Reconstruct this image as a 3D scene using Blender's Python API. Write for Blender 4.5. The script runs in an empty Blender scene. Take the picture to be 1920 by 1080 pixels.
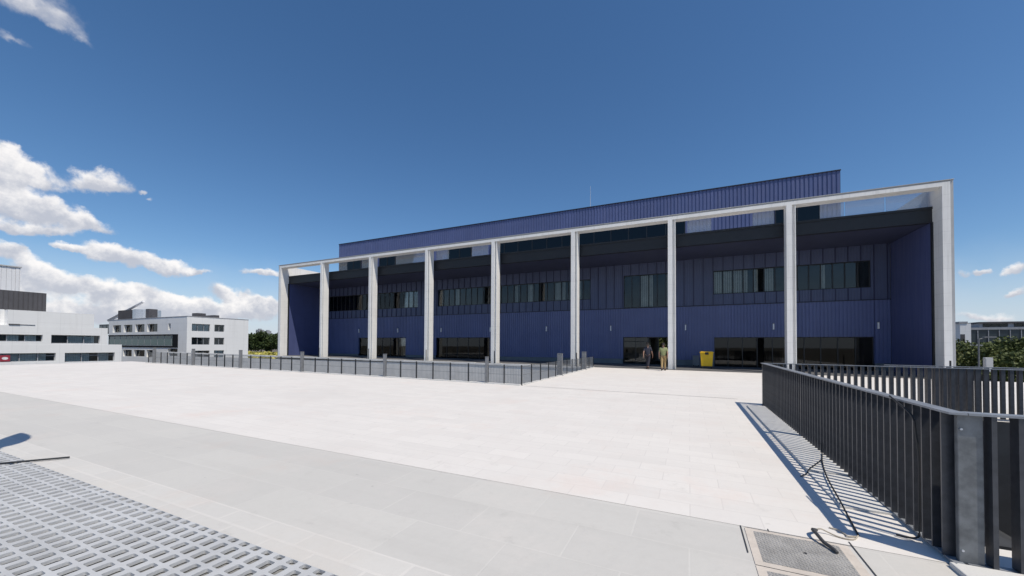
import bpy, bmesh, math, random
from mathutils import Vector, Matrix
random.seed(7)
R = math.radians
SC = bpy.context.scene
COL = SC.collection

# ------------------------------------------------------------------ camera
H = 1.62
yaw, pit, rol = -0.42242, 0.01714, 0.00485
f_ = Vector((math.sin(yaw)*math.cos(pit), math.cos(yaw)*math.cos(pit), math.sin(pit)))
r_ = Vector((math.cos(yaw), -math.sin(yaw), 0))
u_ = r_.cross(f_)
r2 = math.cos(rol)*r_ + math.sin(rol)*u_
u2 = -math.sin(rol)*r_ + math.cos(rol)*u_
cd = bpy.data.cameras.new('camera')
cam = bpy.data.objects.new('camera', cd); COL.objects.link(cam)
cam.matrix_world = Matrix(((r2.x, u2.x, -f_.x, 0), (r2.y, u2.y, -f_.y, 0), (r2.z, u2.z, -f_.z, H), (0, 0, 0, 1)))
cd.sensor_width = 36; cd.lens = 703.96/1920*36
cd.shift_x = -(975.97-960)/1920; cd.shift_y = (636.22-540)/1920
cd.clip_start = 0.05; cd.clip_end = 6000
SC.camera = cam

# ------------------------------------------------------------------ sun + sky
sdir = Vector((.52, -.24, 1)).normalized()
sun_el = math.asin(sdir.z); sun_az = math.atan2(sdir.x, sdir.y)
sl = bpy.data.lights.new('sun', 'SUN'); sl.energy = 4.1; sl.angle = R(.5); sl.color = (1, .925, .80)
so = bpy.data.objects.new('sun', sl); COL.objects.link(so)
so.rotation_euler = (-sdir).to_track_quat('-Z', 'Y').to_euler()
SC.view_settings.view_transform = 'Standard'; SC.view_settings.look = 'None'
SC.view_settings.exposure = 0.0; SC.view_settings.gamma = 1

W = bpy.data.worlds.new('World'); SC.world = W; W.use_nodes = True
nt = W.node_tree; nt.nodes.clear()
class NB:
    def __init__(s, nt): s.nt = nt
    def n(s, t, **k):
        x = s.nt.nodes.new(t)
        for a, b in k.items(): setattr(x, a, b)
        return x
    def put(s, sock, v):
        if isinstance(v, (int, float)): sock.default_value = v
        elif isinstance(v, (tuple, list)): sock.default_value = v
        else: s.nt.links.new(v, sock)
    def m(s, op, *a, clamp=False):
        x = s.n('ShaderNodeMath', operation=op); x.use_clamp = clamp
        for i, v in enumerate(a): s.put(x.inputs[i], v)
        return x.outputs[0]
    def vm(s, op, *a):
        x = s.n('ShaderNodeVectorMath', operation=op)
        for i, v in enumerate(a): s.put(x.inputs[i], v)
        return x.outputs[0]
    def mix(s, f, a, b, blend='MIX'):
        x = s.n('ShaderNodeMix', data_type='RGBA', blend_type=blend)
        s.put(x.inputs[0], f); s.put(x.inputs[6], a); s.put(x.inputs[7], b)
        return x.outputs[2]
    def noise(s, vec, scale, detail=4, rough=.55):
        x = s.n('ShaderNodeTexNoise'); x.inputs['Scale'].default_value = scale
        x.inputs['Detail'].default_value = detail; x.inputs['Roughness'].default_value = rough
        if vec is not None: s.nt.links.new(vec, x.inputs['Vector'])
        return x.outputs[0]
    def ramp(s, v, a, b, lo=0., hi=1., smooth=True):
        x = s.n('ShaderNodeMapRange'); x.interpolation_type = 'SMOOTHSTEP' if smooth else 'LINEAR'
        s.put(x.inputs[0], v); x.inputs[1].default_value = a; x.inputs[2].default_value = b
        x.inputs[3].default_value = lo; x.inputs[4].default_value = hi
        return x.outputs[0]
w = NB(nt)
sky = w.n('ShaderNodeTexSky', sky_type='NISHITA'); sky.sun_disc = False
sky.sun_elevation = sun_el; sky.sun_rotation = sun_az
sky.altitude = 700; sky.air_density = 1.0; sky.dust_density = .6; sky.ozone_density = 2.5
hs = w.n('ShaderNodeHueSaturation'); hs.inputs['Saturation'].default_value = 1.2; hs.inputs['Value'].default_value = 1.18
nt.links.new(sky.outputs[0], hs.inputs['Color'])
SKY_STR = .1
skyc = w.vm('SCALE', hs.outputs[0]); skyc.node.inputs['Scale'].default_value = SKY_STR
tc = w.n('ShaderNodeTexCoord')
d0 = w.vm('NORMALIZE', tc.outputs['Generated'])
wn = w.n('ShaderNodeTexNoise'); wn.inputs['Scale'].default_value = 16; wn.inputs['Detail'].default_value = 6; wn.inputs['Roughness'].default_value = .6
nt.links.new(d0, wn.inputs['Vector'])
wv = w.vm('SUBTRACT', wn.outputs['Color'], (.5, .5, .5))
wv2 = w.vm('SCALE', wv); wv2.node.inputs['Scale'].default_value = .055
dw = w.vm('ADD', d0, wv2)
sp = w.n('ShaderNodeSeparateXYZ'); nt.links.new(dw, sp.inputs[0])
az = w.m('ARCTAN2', sp.outputs[0], sp.outputs[1]); el = w.m('ARCSINE', sp.outputs[2])
# cumulus bank: centre (azimuth, elevation), inverse axes, weight
BL = [[-1.347, 0.5033, 15.8889, 0.3477, -3.9333, 37.839, 0.85], [-1.3165, 0.4921, 27.9596, 0.5931, 6.8095, 65.2851, 0.7], [-1.3624, 0.4493, 42.5344, 0.8765, 1.6947, 121.0803, 0.65], [-1.3682, 0.2803, 35.4704, 0.6468, 9.8921, 38.4128, 1.0], [-1.3424, 0.2657, 25.7447, 0.461, 4.6172, 36.7272, 0.9], [-1.3627, 0.2547, 27.2051, 0.4886, -5.6342, 31.7585, 0.9], [-1.2673, 0.2788, 26.0978, 0.4552, -9.333, 40.7227, 1.0], [-1.222, 0.2784, 142.2398, 2.4107, -37.4276, 134.9742, 0.5], [-1.2119, 0.2643, 116.0471, 1.9397, 0.99, 177.5657, 0.35], [-1.357, 0.2162, 19.4329, 0.3412, -1.6301, 36.4544, 1.0], [-1.3198, 0.2158, 22.6525, 0.3916, 4.6302, 39.4488, 1.0], [-1.2847, 0.2073, 25.4201, 0.4302, 7.3126, 56.4328, 0.95], [-1.341, 0.1874, 14.4976, 0.2492, -10.6696, 66.3391, 0.9], [-1.2989, 0.1639, 39.4431, 0.6598, 10.8066, 102.545, 0.9], [-1.2589, 0.1615, 30.0526, 0.494, 1.7033, 44.8973, 1.0], [-1.2172, 0.1514, 27.5208, 0.4411, 2.4924, 46.715, 1.0], [-1.1747, 0.1448, 26.4433, 0.4125, 3.4886, 54.6541, 0.95], [-1.1367, 0.1383, 37.4982, 0.5693, 0.7459, 105.2329, 0.8], [-1.3658, 0.1427, 49.3216, 0.8434, 7.3747, 55.6334, 0.9], [-1.3399, 0.124, 30.2785, 0.5102, 7.1284, 45.3016, 0.95], [-1.3123, 0.1037, 20.8838, 0.3464, 3.8951, 37.7256, 1.0], [-1.2642, 0.0912, 17.494, 0.283, 1.748, 40.9912, 0.9], [-1.3548, 0.0835, 20.6036, 0.3465, -3.504, 29.6893, 0.9], [-1.2141, 0.0916, 19.3041, 0.3041, -1.461, 56.0421, 0.85], [-1.166, 0.0806, 15.3, 0.2339, -0.4908, 48.0914, 0.8], [-1.0745, 0.1056, 25.6997, 0.3711, 7.3809, 44.8535, 0.95], [-1.0373, 0.0856, 20.3605, 0.2843, 5.7041, 48.2726, 0.9], [-1.224, 0.0591, 5.0832, 0.0801, -3.1216, 34., 1.0], [-1.0917, 0.0619, 8.7667, 0.1271, -2.8888, 36., 1.0], [-1.0267, 0.1512, 28.0712, 0.3944, 1.1368, 87.2886, 0.85], [0.4671, 0.129, 81.5108, -0.8496, -0.6705, 113.2089, 0.75], [0.5018, 0.1237, 61.614, -0.673, -11.9506, 69.6908, 0.95], [0.5024, 0.0879, 70.4542, -0.764, -16.3038, 117.6973, 0.8], [0.4462, 0.1248, 106.1585, -1.0722, 15.3257, 110.1273, 0.5], [0.4708, 0.0521, 26.7952, -0.277, 5.4229, 93.6448, 0.65]]
keep = None; num = None; den = None
for ca, ce, a, b, c, d, wt in BL:
    k = .8
    da = w.m('SUBTRACT', az, ca); de = w.m('SUBTRACT', el, ce)
    s_ = w.m('MULTIPLY_ADD', da, a*k, w.m('MULTIPLY', de, b*k))
    t_ = w.m('MULTIPLY_ADD', da, c*k, w.m('MULTIPLY', de, d*k))
    tb = w.m('MAXIMUM', t_, w.m('MULTIPLY', t_, -1.5))
    dist = w.m('SQRT', w.m('MULTIPLY_ADD', s_, s_, w.m('MULTIPLY', tb, tb)))
    bb = w.m('MULTIPLY', w.m('SUBTRACT', 1.0, dist, clamp=True), wt)
    inv = w.m('SUBTRACT', 1.0, bb)
    keep = inv if keep is None else w.m('MULTIPLY', keep, inv)
    num = w.m('MULTIPLY', bb, t_) if num is None else w.m('MULTIPLY_ADD', bb, t_, num)
    den = w.m('ADD', bb, .0001) if den is None else w.m('ADD', den, bb)
D = w.m('SUBTRACT', 1.0, keep)
fb = w.noise(d0, 34, 7, .6)
fb2 = w.noise(d0, 26, 7, .6)
dens = w.m('ADD', D, w.m('MULTIPLY', w.m('SUBTRACT', fb, .5), w.m('MULTIPLY', w.ramp(D, .02, .3), 1.0)))
alpha = w.ramp(dens, .10, .56)
alpha = w.m('ADD', alpha, w.m('MULTIPLY', w.ramp(el, .37, .44), w.m('SUBTRACT', w.ramp(dens, .08, 1.0), alpha)))
tt = w.m('DIVIDE', num, den)
sh = w.m('ADD', w.m('MULTIPLY', tt, .9), w.m('MULTIPLY', w.m('SUBTRACT', fb2, .5), 2.6))
sh = w.ramp(sh, -.35, .75)
ccol = w.mix(sh, (.54, .565, .64, 1), (1.03, 1.0, .98, 1))
# low horizon: clouds thicken to a pale haze
lowm = w.m('MULTIPLY', w.ramp(el, .2, .0), .8)
skyc2 = w.mix(lowm, skyc, (.56, .635, .77, 1))
fin = w.mix(w.m('MULTIPLY', alpha, .95), skyc2, ccol)
bg = w.n('ShaderNodeBackground'); nt.links.new(fin, bg.inputs[0]); bg.inputs[1].default_value = 1.0
wo = w.n('ShaderNodeOutputWorld'); nt.links.new(bg.outputs[0], wo.inputs[0])

# ------------------------------------------------------------------ materials
M = {}
def mat(name, col, rough=.6, metal=0., var=.12, scale=3., bump=0., bscale=40., spec=None, stain=0.):
    m = bpy.data.materials.new(name); m.use_nodes = True
    t = m.node_tree; p = t.nodes['Principled BSDF']; b = NB(t)
    co = b.n('ShaderNodeTexCoord').outputs['Object']
    n1 = b.noise(co, scale, 6, .6)
    c = b.mix(b.ramp(n1, .3, .7), tuple(x*(1-var) for x in col)+(1,), tuple(min(1, x*(1+var)) for x in col)+(1,))
    if stain:
        n2 = b.noise(co, scale*.23, 5, .65)
        c = b.mix(b.m('MULTIPLY', b.ramp(n2, .5, .75), stain), c, tuple(x*.7 for x in col)+(1,))
    t.links.new(c, p.inputs['Base Color'])
    p.inputs['Roughness'].default_value = rough; p.inputs['Metallic'].default_value = metal
    if spec is not None: p.inputs['Specular IOR Level'].default_value = spec
    if bump:
        bn = b.n('ShaderNodeBump'); bn.inputs['Strength'].default_value = bump; bn.inputs['Distance'].default_value = .02
        t.links.new(b.noise(co, bscale, 5, .6), bn.inputs['Height']); t.links.new(bn.outputs[0], p.inputs['Normal'])
    M[name] = m
    return m

def paving(name, c1, c2, mortar, bw, rh, ms, stain_col, stain_amt, rough=.75, offx=0., mort_noise=False):
    m = bpy.data.materials.new(name); m.use_nodes = True
    t = m.node_tree; p = t.nodes['Principled BSDF']; b = NB(t)
    pos = b.n('ShaderNodeNewGeometry').outputs['Position']
    br = b.n('ShaderNodeTexBrick'); br.offset = .5
    wob = b.vm('SCALE', b.vm('SUBTRACT', b.n('ShaderNodeTexNoise').outputs['Color'], (.5, .5, .5)))
    wob.node.inputs['Scale'].default_value = .012
    t.links.new(b.vm('ADD', pos, wob), br.inputs['Vector'])
    br.inputs['Color1'].default_value = c1+(1,); br.inputs['Color2'].default_value = c2+(1,); br.inputs['Mortar'].default_value = mortar+(1,)
    br.inputs['Scale'].default_value = 1; br.inputs['Mortar Size'].default_value = ms; br.inputs['Mortar Smooth'].default_value = .3
    br.inputs['Brick Width'].default_value = bw; br.inputs['Row Height'].default_value = rh
    c = br.outputs['Color']
    n1 = b.noise(pos, .9, 7, .65); n2 = b.noise(pos, .22, 5, .6); n3 = b.noise(pos, 14, 5, .7)
    c = b.mix(b.m('MULTIPLY', b.ramp(n1, .48, .72), stain_amt), c, stain_col+(1,))
    c = b.mix(b.m('MULTIPLY', b.ramp(n2, .5, .75), stain_amt*.6), c, tuple(x*.82 for x in c1)+(1,))
    # long brushed sweeps of dust
    sv = b.vm('MULTIPLY', pos, (.25, 2.6, 1))
    c = b.mix(b.m('MULTIPLY', b.ramp(b.noise(sv, 1.1, 6, .65), .48, .7), .34), c, tuple(x*.86 for x in c1)+(1,))
    # pink and grey cement blooms, a few dark drips
    c = b.mix(b.m('MULTIPLY', b.ramp(b.noise(b.vm('ADD', pos, (31., 7., 0.)), .55, 6, .7), .55, .72), .5), c, (c1[0]*.97, c1[1]*.88, c1[2]*.85, 1))
    c = b.mix(b.m('MULTIPLY', b.ramp(b.noise(b.vm('ADD', pos, (3., 57., 0.)), 2.3, 7, .75), .57, .72), .5), c, tuple(x*.75 for x in c1)+(1,))
    c = b.mix(b.m('MULTIPLY', b.ramp(b.noise(b.vm('ADD', pos, (13., 17., 0.)), 9., 3, .5), .72, .78), .4), c, tuple(x*.6 for x in c1)+(1,))
    c = b.mix(b.m('MULTIPLY', b.ramp(n3, .45, .7), .14), c, tuple(x*.8 for x in c1)+(1,))
    t.links.new(c, p.inputs['Base Color'])
    p.inputs['Roughness'].default_value = rough; p.inputs['Specular IOR Level'].default_value = .25
    bn = b.n('ShaderNodeBump'); bn.inputs['Strength'].default_value = .25; bn.inputs['Distance'].default_value = .01
    t.links.new(b.m('ADD', b.m('MULTIPLY', br.outputs['Fac'], -.4), n3), bn.inputs['Height']); t.links.new(bn.outputs[0], p.inputs['Normal'])
    M[name] = m

paving('white_paving', (.705, .672, .635), (.668, .637, .603), (.615, .585, .555), .6, .3, .006, (.66, .61, .57), .65)
paving('grey_paving', (.562, .545, .512), (.528, .512, .484), (.575, .557, .525), .9, .55, .008, (.60, .565, .53), .6)
paving('strip_paving', (.60, .58, .545), (.57, .552, .522), (.625, .60, .565), .52, .2, .016, (.58, .54, .49), .5)
paving('dark_paving', (.13, .13, .135), (.115, .115, .12), (.09, .09, .09), .6, .6, .008, (.16, .155, .15), .4)
mat('terrain', (.135, .115, .085), .95, var=.3, scale=.05, stain=.4)
mat('court_floor', (.34, .33, .32), .9, var=.2, scale=.4)
mat('concrete', (.44, .43, .415), .85, var=.1, scale=.8, stain=.3, bump=.15)
mat('pale_concrete', (.60, .59, .57), .85, var=.08, scale=1.2, stain=.2, bump=.15)
mat('beige_frame', (.56, .50, .44), .85, var=.1, scale=6, stain=.3, bump=.2)
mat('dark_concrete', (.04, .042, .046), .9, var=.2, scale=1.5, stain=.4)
mat('steel_dark', (.06, .064, .075), .36, .35, var=.2, scale=9, stain=.3, bump=.05)
mat('steel_rail', (.24, .255, .28), .5, .2, var=.15, scale=5, stain=.2)  # lightened so the handrail's highlight is carried by the colour
mat('galvanised', (.16, .17, .18), .5, .45, var=.25, scale=10, stain=.4)
mat('post_grey', (.19, .195, .205), .6, .2, var=.15, scale=6, stain=.3)
mat('post_dark', (.02, .022, .026), .5, .2, var=.2, scale=6)
mat('wire', (.22, .23, .24), .5, .4)
mat('grate', (.48, .485, .49), .75, .0, var=.09, scale=2.2, bump=.2, bscale=60, stain=.35)
mat('pit', (.20, .20, .195), .95, var=.4, scale=9, stain=.5)
mat('cover_steel', (.42, .405, .385), .6, .15, var=.18, scale=6, bump=.6, bscale=160, stain=.4)
mat('rubber', (.015, .015, .016), .6)
mat('conduit_grey', (.05, .05, .052), .6)
mat('rope', (.42, .37, .30), .9)
mat('fascia', (.014, .016, .02), .55, var=.1)
mat('soffit_blue', (.048, .056, .105), .5, var=.1)
mat('cap', (.012, .014, .026), .5)
mat('plinth', (.13, .15, .165), .7, var=.1)
mat('frame_black', (.012, .013, .015), .4)
mat('room', (.10, .10, .098), .9, var=.2, scale=.7)
mat('blind', (.78, .79, .77), .8, var=.1)
mat('frame_grey', (.42, .425, .43), .6, var=.06, scale=2)
mat('lamp_white', (.75, .76, .78), .4)
mat('white_render', (.75, .75, .745), .85, var=.03, scale=.25, stain=.06)
m = M['white_render']; t = m.node_tree; b = NB(t); p = t.nodes['Principled BSDF']; src = p.inputs['Base Color'].links[0].from_socket
gp = b.n('ShaderNodeNewGeometry').outputs['Position']
cs = b.mix(b.m('MULTIPLY', b.ramp(b.noise(b.vm('MULTIPLY', gp, (1.2, 1.2, .08)), 1., 6, .7), .5, .75), .45), src, (.62, .615, .60, 1))
sx = b.n('ShaderNodeSeparateXYZ'); t.links.new(gp, sx.inputs[0])
j1 = b.m('LESS_THAN', b.m('FRACT', b.m('DIVIDE', b.m('ADD', sx.outputs[0], sx.outputs[1]), 2.4)), .02)
j2 = b.m('LESS_THAN', b.m('FRACT', b.m('DIVIDE', sx.outputs[2], 1.65)), .025)
t.links.new(b.mix(b.m('MULTIPLY', b.m('MAXIMUM', j1, j2), .22), cs, (.35, .35, .35, 1)), p.inputs['Base Color'])
mat('roof_grey', (.35, .35, .36), .9)
mat('plant_dark', (.062, .060, .066), .7, var=.15, scale=.4)
mat('tank', (.55, .57, .60), .35, .5)
mat('silo', (.68, .68, .69), .7, var=.05, scale=.2)
mat('yellow', (.88, .54, .012), .45, var=.06, scale=3, stain=.15)
mat('grey_plastic', (.16, .17, .18), .6)
mat('skin', (.36, .21, .15), .6, var=.05)
mat('hair', (.018, .014, .012), .7)
mat('green_shirt', (.25, .27, .125), .85, var=.1, scale=14)
mat('khaki', (.33, .23, .105), .85, var=.1, scale=14)
mat('navy_shirt', (.035, .037, .055), .85, var=.1, scale=14)
mat('navy_trousers', (.022, .022, .034), .85, var=.1)
mat('shoe', (.05, .035, .025), .6)
mat('bark', (.07, .05, .035), .9)
mat('dark_glass_wall', (.03, .042, .05), .25, var=.2, scale=.3)
mat('slab_grey', (.30, .31, .33), .7)
mat('band_black', (.012, .013, .015), .8, spec=.1)
mat('red_sign', (.30, .03, .05), .5)
mat('white_sign', (.78, .76, .76), .5)

def cladding(name, col, rough):
    m = mat(name, col, rough, .0, var=.05, scale=1.1)
    t = m.node_tree; b = NB(t); p = t.nodes['Principled BSDF']
    src = p.inputs['Base Color'].links[0].from_socket
    pos = b.n('ShaderNodeNewGeometry').outputs['Position']
    sx = b.n('ShaderNodeSeparateXYZ'); t.links.new(pos, sx.inputs[0])
    cell = b.m('ADD', b.m('FLOOR', b.m('DIVIDE', b.m('ADD', sx.outputs[0], sx.outputs[1]), 1.0)), b.m('MULTIPLY', b.m('FLOOR', b.m('DIVIDE', sx.outputs[2], 4.64)), 37.3))
    wn_ = b.n('ShaderNodeTexWhiteNoise', noise_dimensions='1D'); t.links.new(cell, wn_.inputs['W'])
    c = b.mix(b.m('MULTIPLY', wn_.outputs[0], .28), src, tuple(x*.62 for x in col)+(1,))
    st = b.noise(b.vm('MULTIPLY', pos, (5, 5, .35)), 1.0, 5, .65)
    c = b.mix(b.m('MULTIPLY', b.ramp(st, .5, .75), .3), c, tuple(x*.9+.03 for x in col)+(1,))
    t.links.new(c, p.inputs['Base Color'])
    t.links.new(b.ramp(st, .3, .7, rough-.08, rough+.14), p.inputs['Roughness'])
    return m
cladding('blue_clad', (.096, .122, .262), .42)
cladding('blue_upper', (.072, .092, .175), .45)
cladding('blue_lining', (.078, .097, .225), .38)
cladding('blue_seam', (.02, .024, .075), .5)  # darker than the trays: the seams' shadow line put into the colour
cladding('blue_dark', (.045, .047, .15), .45)

# white precast frame: fine bed joints every 1.2 m
m = mat('white_frame', (.80, .79, .765), .8, var=.04, scale=.9, stain=.12)
t = m.node_tree; b = NB(t); p = t.nodes['Principled BSDF']
src = p.inputs['Base Color'].links[0].from_socket
gp = b.n('ShaderNodeNewGeometry').outputs['Position']
cs = b.mix(b.m('MULTIPLY', b.ramp(b.noise(b.vm('MULTIPLY', gp, (7, 7, .22)), 1., 6, .7), .48, .75), .5), src, (.56, .55, .52, 1))
z = b.n('ShaderNodeSeparateXYZ'); t.links.new(b.n('ShaderNodeNewGeometry').outputs['Position'], z.inputs[0])
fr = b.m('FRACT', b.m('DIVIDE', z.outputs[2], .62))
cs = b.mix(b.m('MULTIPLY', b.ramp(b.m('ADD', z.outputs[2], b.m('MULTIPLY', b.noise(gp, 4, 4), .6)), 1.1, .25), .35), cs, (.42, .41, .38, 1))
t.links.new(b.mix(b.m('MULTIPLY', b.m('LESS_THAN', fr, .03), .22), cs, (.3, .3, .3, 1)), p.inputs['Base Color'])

def glass(name, tint, refl_rough=.02, body=None, amt=0.):
    m = bpy.data.materials.new(name); m.use_nodes = True; t = m.node_tree; t.nodes.clear(); b = NB(t)
    tr = b.n('ShaderNodeBsdfTransparent'); tr.inputs[0].default_value = tint+(1,)
    gl = b.n('ShaderNodeBsdfGlossy'); gl.inputs['Roughness'].default_value = refl_rough
    fr = b.n('ShaderNodeFresnel'); fr.inputs[0].default_value = 1.5
    base = tr.outputs[0]
    if body:
        df = b.n('ShaderNodeBsdfDiffuse'); df.inputs[0].default_value = body+(1,)
        mx = b.n('ShaderNodeMixShader'); mx.inputs[0].default_value = amt
        t.links.new(base, mx.inputs[1]); t.links.new(df.outputs[0], mx.inputs[2]); base = mx.outputs[0]
    mx = b.n('ShaderNodeMixShader'); t.links.new(fr.outputs[0], mx.inputs[0])
    t.links.new(base, mx.inputs[1]); t.links.new(gl.outputs[0], mx.inputs[2])
    o = b.n('ShaderNodeOutputMaterial'); t.links.new(mx.outputs[0], o.inputs[0])
    M[name] = m
glass('glass', (.74, .77, .77))
glass('glass_dark', (.25, .29, .29))
glass('glass_teal', (.50, .66, .63))
glass('glass_clear', (.88, .92, .92))
glass('glass_band', (.5, .6, .58), .02, (.07, .16, .145), .65)
glass('glass_rail', (.80, .85, .9), .02, (.55, .63, .75), .24)  # pale diffuse body imitates the sky reflected in the guard panels

def leafmat(name, a, c):
    m = bpy.data.materials.new(name); m.use_nodes = True; t = m.node_tree; p = t.nodes['Principled BSDF']; b = NB(t)
    rnd = b.n('ShaderNodeObjectInfo').outputs['Random']
    pos = b.n('ShaderNodeNewGeometry')
    n = b.noise(pos.outputs['Position'], .9, 4, .6)
    cc = b.mix(b.ramp(n, .35, .65), a+(1,), c+(1,))
    cc = b.mix(b.m('MULTIPLY', pos.outputs['Random Per Island'], .6), cc, tuple(x*1.5 for x in c)+(1,))
    t.links.new(cc, p.inputs['Base Color']); p.inputs['Roughness'].default_value = .6
    p.inputs['Specular IOR Level'].default_value = .2
    M[name] = m
leafmat('leaf_dark', (.022, .038, .014), (.045, .065, .02))
leafmat('leaf_olive', (.042, .06, .02), (.095, .112, .036))
leafmat('leaf_flower', (.10, .12, .03), (.48, .42, .10))

# ------------------------------------------------------------------ mesh helpers
ORG = {}
class MB:
    def __init__(s): s.v = []; s.f = []
    def quad(s, a, b, c, d):
        n = len(s.v); s.v += [a, b, c, d]; s.f.append((n, n+1, n+2, n+3)); return s
    def box(s, x0, x1, y0, y1, z0, z1):
        n = len(s.v)
        s.v += [(x0, y0, z0), (x1, y0, z0), (x1, y1, z0), (x0, y1, z0), (x0, y0, z1), (x1, y0, z1), (x1, y1, z1), (x0, y1, z1)]
        s.f += [tuple(n+i for i in q) for q in ((3, 2, 1, 0), (4, 5, 6, 7), (0, 1, 5, 4), (1, 2, 6, 5), (2, 3, 7, 6), (3, 0, 4, 7))]
        return s
    def prism(s, pts, z0, z1):          # pts: ccw outline in xy
        n = len(s.v); k = len(pts)
        s.v += [(x, y, z0) for x, y in pts] + [(x, y, z1) for x, y in pts]
        s.f.append(tuple(n+i for i in reversed(range(k)))); s.f.append(tuple(n+k+i for i in range(k)))
        for i in range(k): j = (i+1) % k; s.f.append((n+i, n+j, n+k+j, n+k+i))
        return s
    def tube(s, pts, r, seg=8, r1=None):
        pts = [Vector(q) for q in pts]; n0 = len(s.v); L = len(pts)
        up = Vector((0, 0, 1))
        for i, q in enumerate(pts):
            d = (pts[min(i+1, L-1)]-pts[max(i-1, 0)])
            d = d.normalized() if d.length > 1e-9 else up
            a = d.cross(up if abs(d.z) < .95 else Vector((1, 0, 0))).normalized(); bb = a.cross(d)
            rr = r if r1 is None else r+(r1-r)*i/(L-1)
            for k in range(seg):
                an = 2*math.pi*k/seg
                s.v.append(tuple(q+(a*math.cos(an)+bb*math.sin(an))*rr))
        for i in range(L-1):
            for k in range(seg):
                k2 = (k+1) % seg
                s.f.append((n0+i*seg+k, n0+i*seg+k2, n0+(i+1)*seg+k2, n0+(i+1)*seg+k))
        s.f.append(tuple(n0+k for k in reversed(range(seg)))); s.f.append(tuple(n0+(L-1)*seg+k for k in range(seg)))
        return s
    def mesh(s, name, org=(0, 0, 0)):
        me = bpy.data.meshes.new(name)
        me.from_pydata([(x-org[0], y-org[1], z-org[2]) for x, y, z in s.v], [], s.f)
        me.validate(); me.update(); return me
    def build(s, name, m, parent=None, smooth=False, bevel=0.):
        org = ORG.get(parent.name, (0, 0, 0)) if parent else (0, 0, 0)
        me = s.mesh(name, org); me.materials.append(M[m] if isinstance(m, str) else m)
        if smooth:
            for q in me.polygons: q.use_smooth = True
        o = bpy.data.objects.new(name, me); COL.objects.link(o)
        if parent: o.parent = parent; ORG[o.name] = org
        if bevel:
            bv = o.modifiers.new('bevel', 'BEVEL'); bv.width = bevel; bv.segments = 2; bv.limit_method = 'ANGLE'
        return o
def thing(name, label, cat, loc=(0, 0, 0), group=None):
    o = bpy.data.objects.new(name, None); COL.objects.link(o); o.location = loc; o.empty_display_size = .2
    ORG[o.name] = tuple(loc); tag(o, label, cat, group); return o
def tag(o, label, cat, group=None, kind=None):
    o['label'] = label; o['category'] = cat
    if group: o['group'] = group
    if kind: o['kind'] = kind
    return o
def inst(name, me, parent, loc):        # a part sharing mesh data, at a world point
    o = bpy.data.objects.new(name, me); COL.objects.link(o); o.parent = parent
    g0 = ORG[parent.name]; o.location = (loc[0]-g0[0], loc[1]-g0[1], loc[2]-g0[2]); return o
def struct(o, kind='structure'): o['kind'] = kind; return o
def g(x, y): return -.00742*x+.00605*y      # the plaza falls gently

def sheet(mb, rects, dz=0.):
    for x0, x1, y0, y1 in rects:
        mb.quad((x0, y0, g(x0, y0)+dz), (x1, y0, g(x1, y0)+dz), (x1, y1, g(x1, y1)+dz), (x0, y1, g(x0, y1)+dz))

def wall_open(mb, P, u0, u1, z0, z1, ops, depth):
    """wall with real openings; P(u, dep, z) gives the world point; reveals run inward"""
    us = sorted({u0, u1, *[o[0] for o in ops], *[o[1] for o in ops]}); zs = sorted({z0, z1, *[o[2] for o in ops], *[o[3] for o in ops]})
    for i in range(len(us)-1):
        for j in range(len(zs)-1):
            um = (us[i]+us[i+1])/2; zm = (zs[j]+zs[j+1])/2
            if any(o[0] < um < o[1] and o[2] < zm < o[3] for o in ops): continue
            mb.quad(P(us[i], 0, zs[j]), P(us[i+1], 0, zs[j]), P(us[i+1], 0, zs[j+1]), P(us[i], 0, zs[j+1]))
    for a, b_, c, d in ops:
        for (ua, za, ub, zb) in ((a, c, b_, c), (b_, c, b_, d), (b_, d, a, d), (a, d, a, c)):
            mb.quad(P(ua, 0, za), P(ub, 0, zb), P(ub, depth, zb), P(ua, depth, za))

def ribbed(mb, x0, x1, z0, z1, y, pitch=.2, face=.13, dep=.028):
    """vertical corrugation facing -Y between x0 and x1"""
    if x1-x0 < .02: return
    k0 = math.floor(x0/pitch); pts = [(x0, y)]
    k = k0
    sl = .012
    while k*pitch < x1:
        a = k*pitch
        for px, py in ((a, y), (a+face, y), (a+face+sl, y+dep), (a+pitch-sl, y+dep)):
            if x0 < px < x1: pts.append((px, py))
        k += 1
    pts.append((x1, pts[-1][1]))
    for i in range(len(pts)-1):
        (xa, ya), (xb, yb) = pts[i], pts[i+1]
        mb.quad((xa, ya, z0), (xb, yb, z0), (xb, yb, z1), (xa, ya, z1))
    return
# ------------------------------------------------------------------ ground
LG = -4.5
mb = MB(); mb.quad((-2500, -2500, LG), (2500, -2500, LG), (2500, 2500, LG), (-2500, 2500, LG))
struct(mb.build('ground', 'terrain'))
XL, XR = -37.0, 14.0
VX, VY0, VY1 = -5.92, 13.3, 25.2           # sunken court
SX0, SX1, SY0, SY1 = 1.86, 9.2, 4.35, 11.72   # stairwell
mb = MB()
sheet(mb, [(XL, VX, 3.9, VY0), (VX, SX0, 3.9, 25.2), (SX0, XR, 3.9, SY0), (SX1, XR, SY0, SY1), (SX0, XR, SY1, 25.2)])
mb.quad((XR, -25, LG), (XR, 25.2, LG), (XR, 25.2, g(XR, 25.2)-.03), (XR, -25, g(XR, -25)-.03))
mb.quad((XL, 13.3, LG), (XL, -25, LG), (XL, -25, g(XL, -25)-.03), (XL, 13.3, g(XL, 13.3)-.03))
mb.quad((VX, VY0, LG), (XL, VY0, LG), (XL, VY0, g(XL, VY0)-.004), (VX, VY0, g(VX, VY0)-.004))
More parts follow.
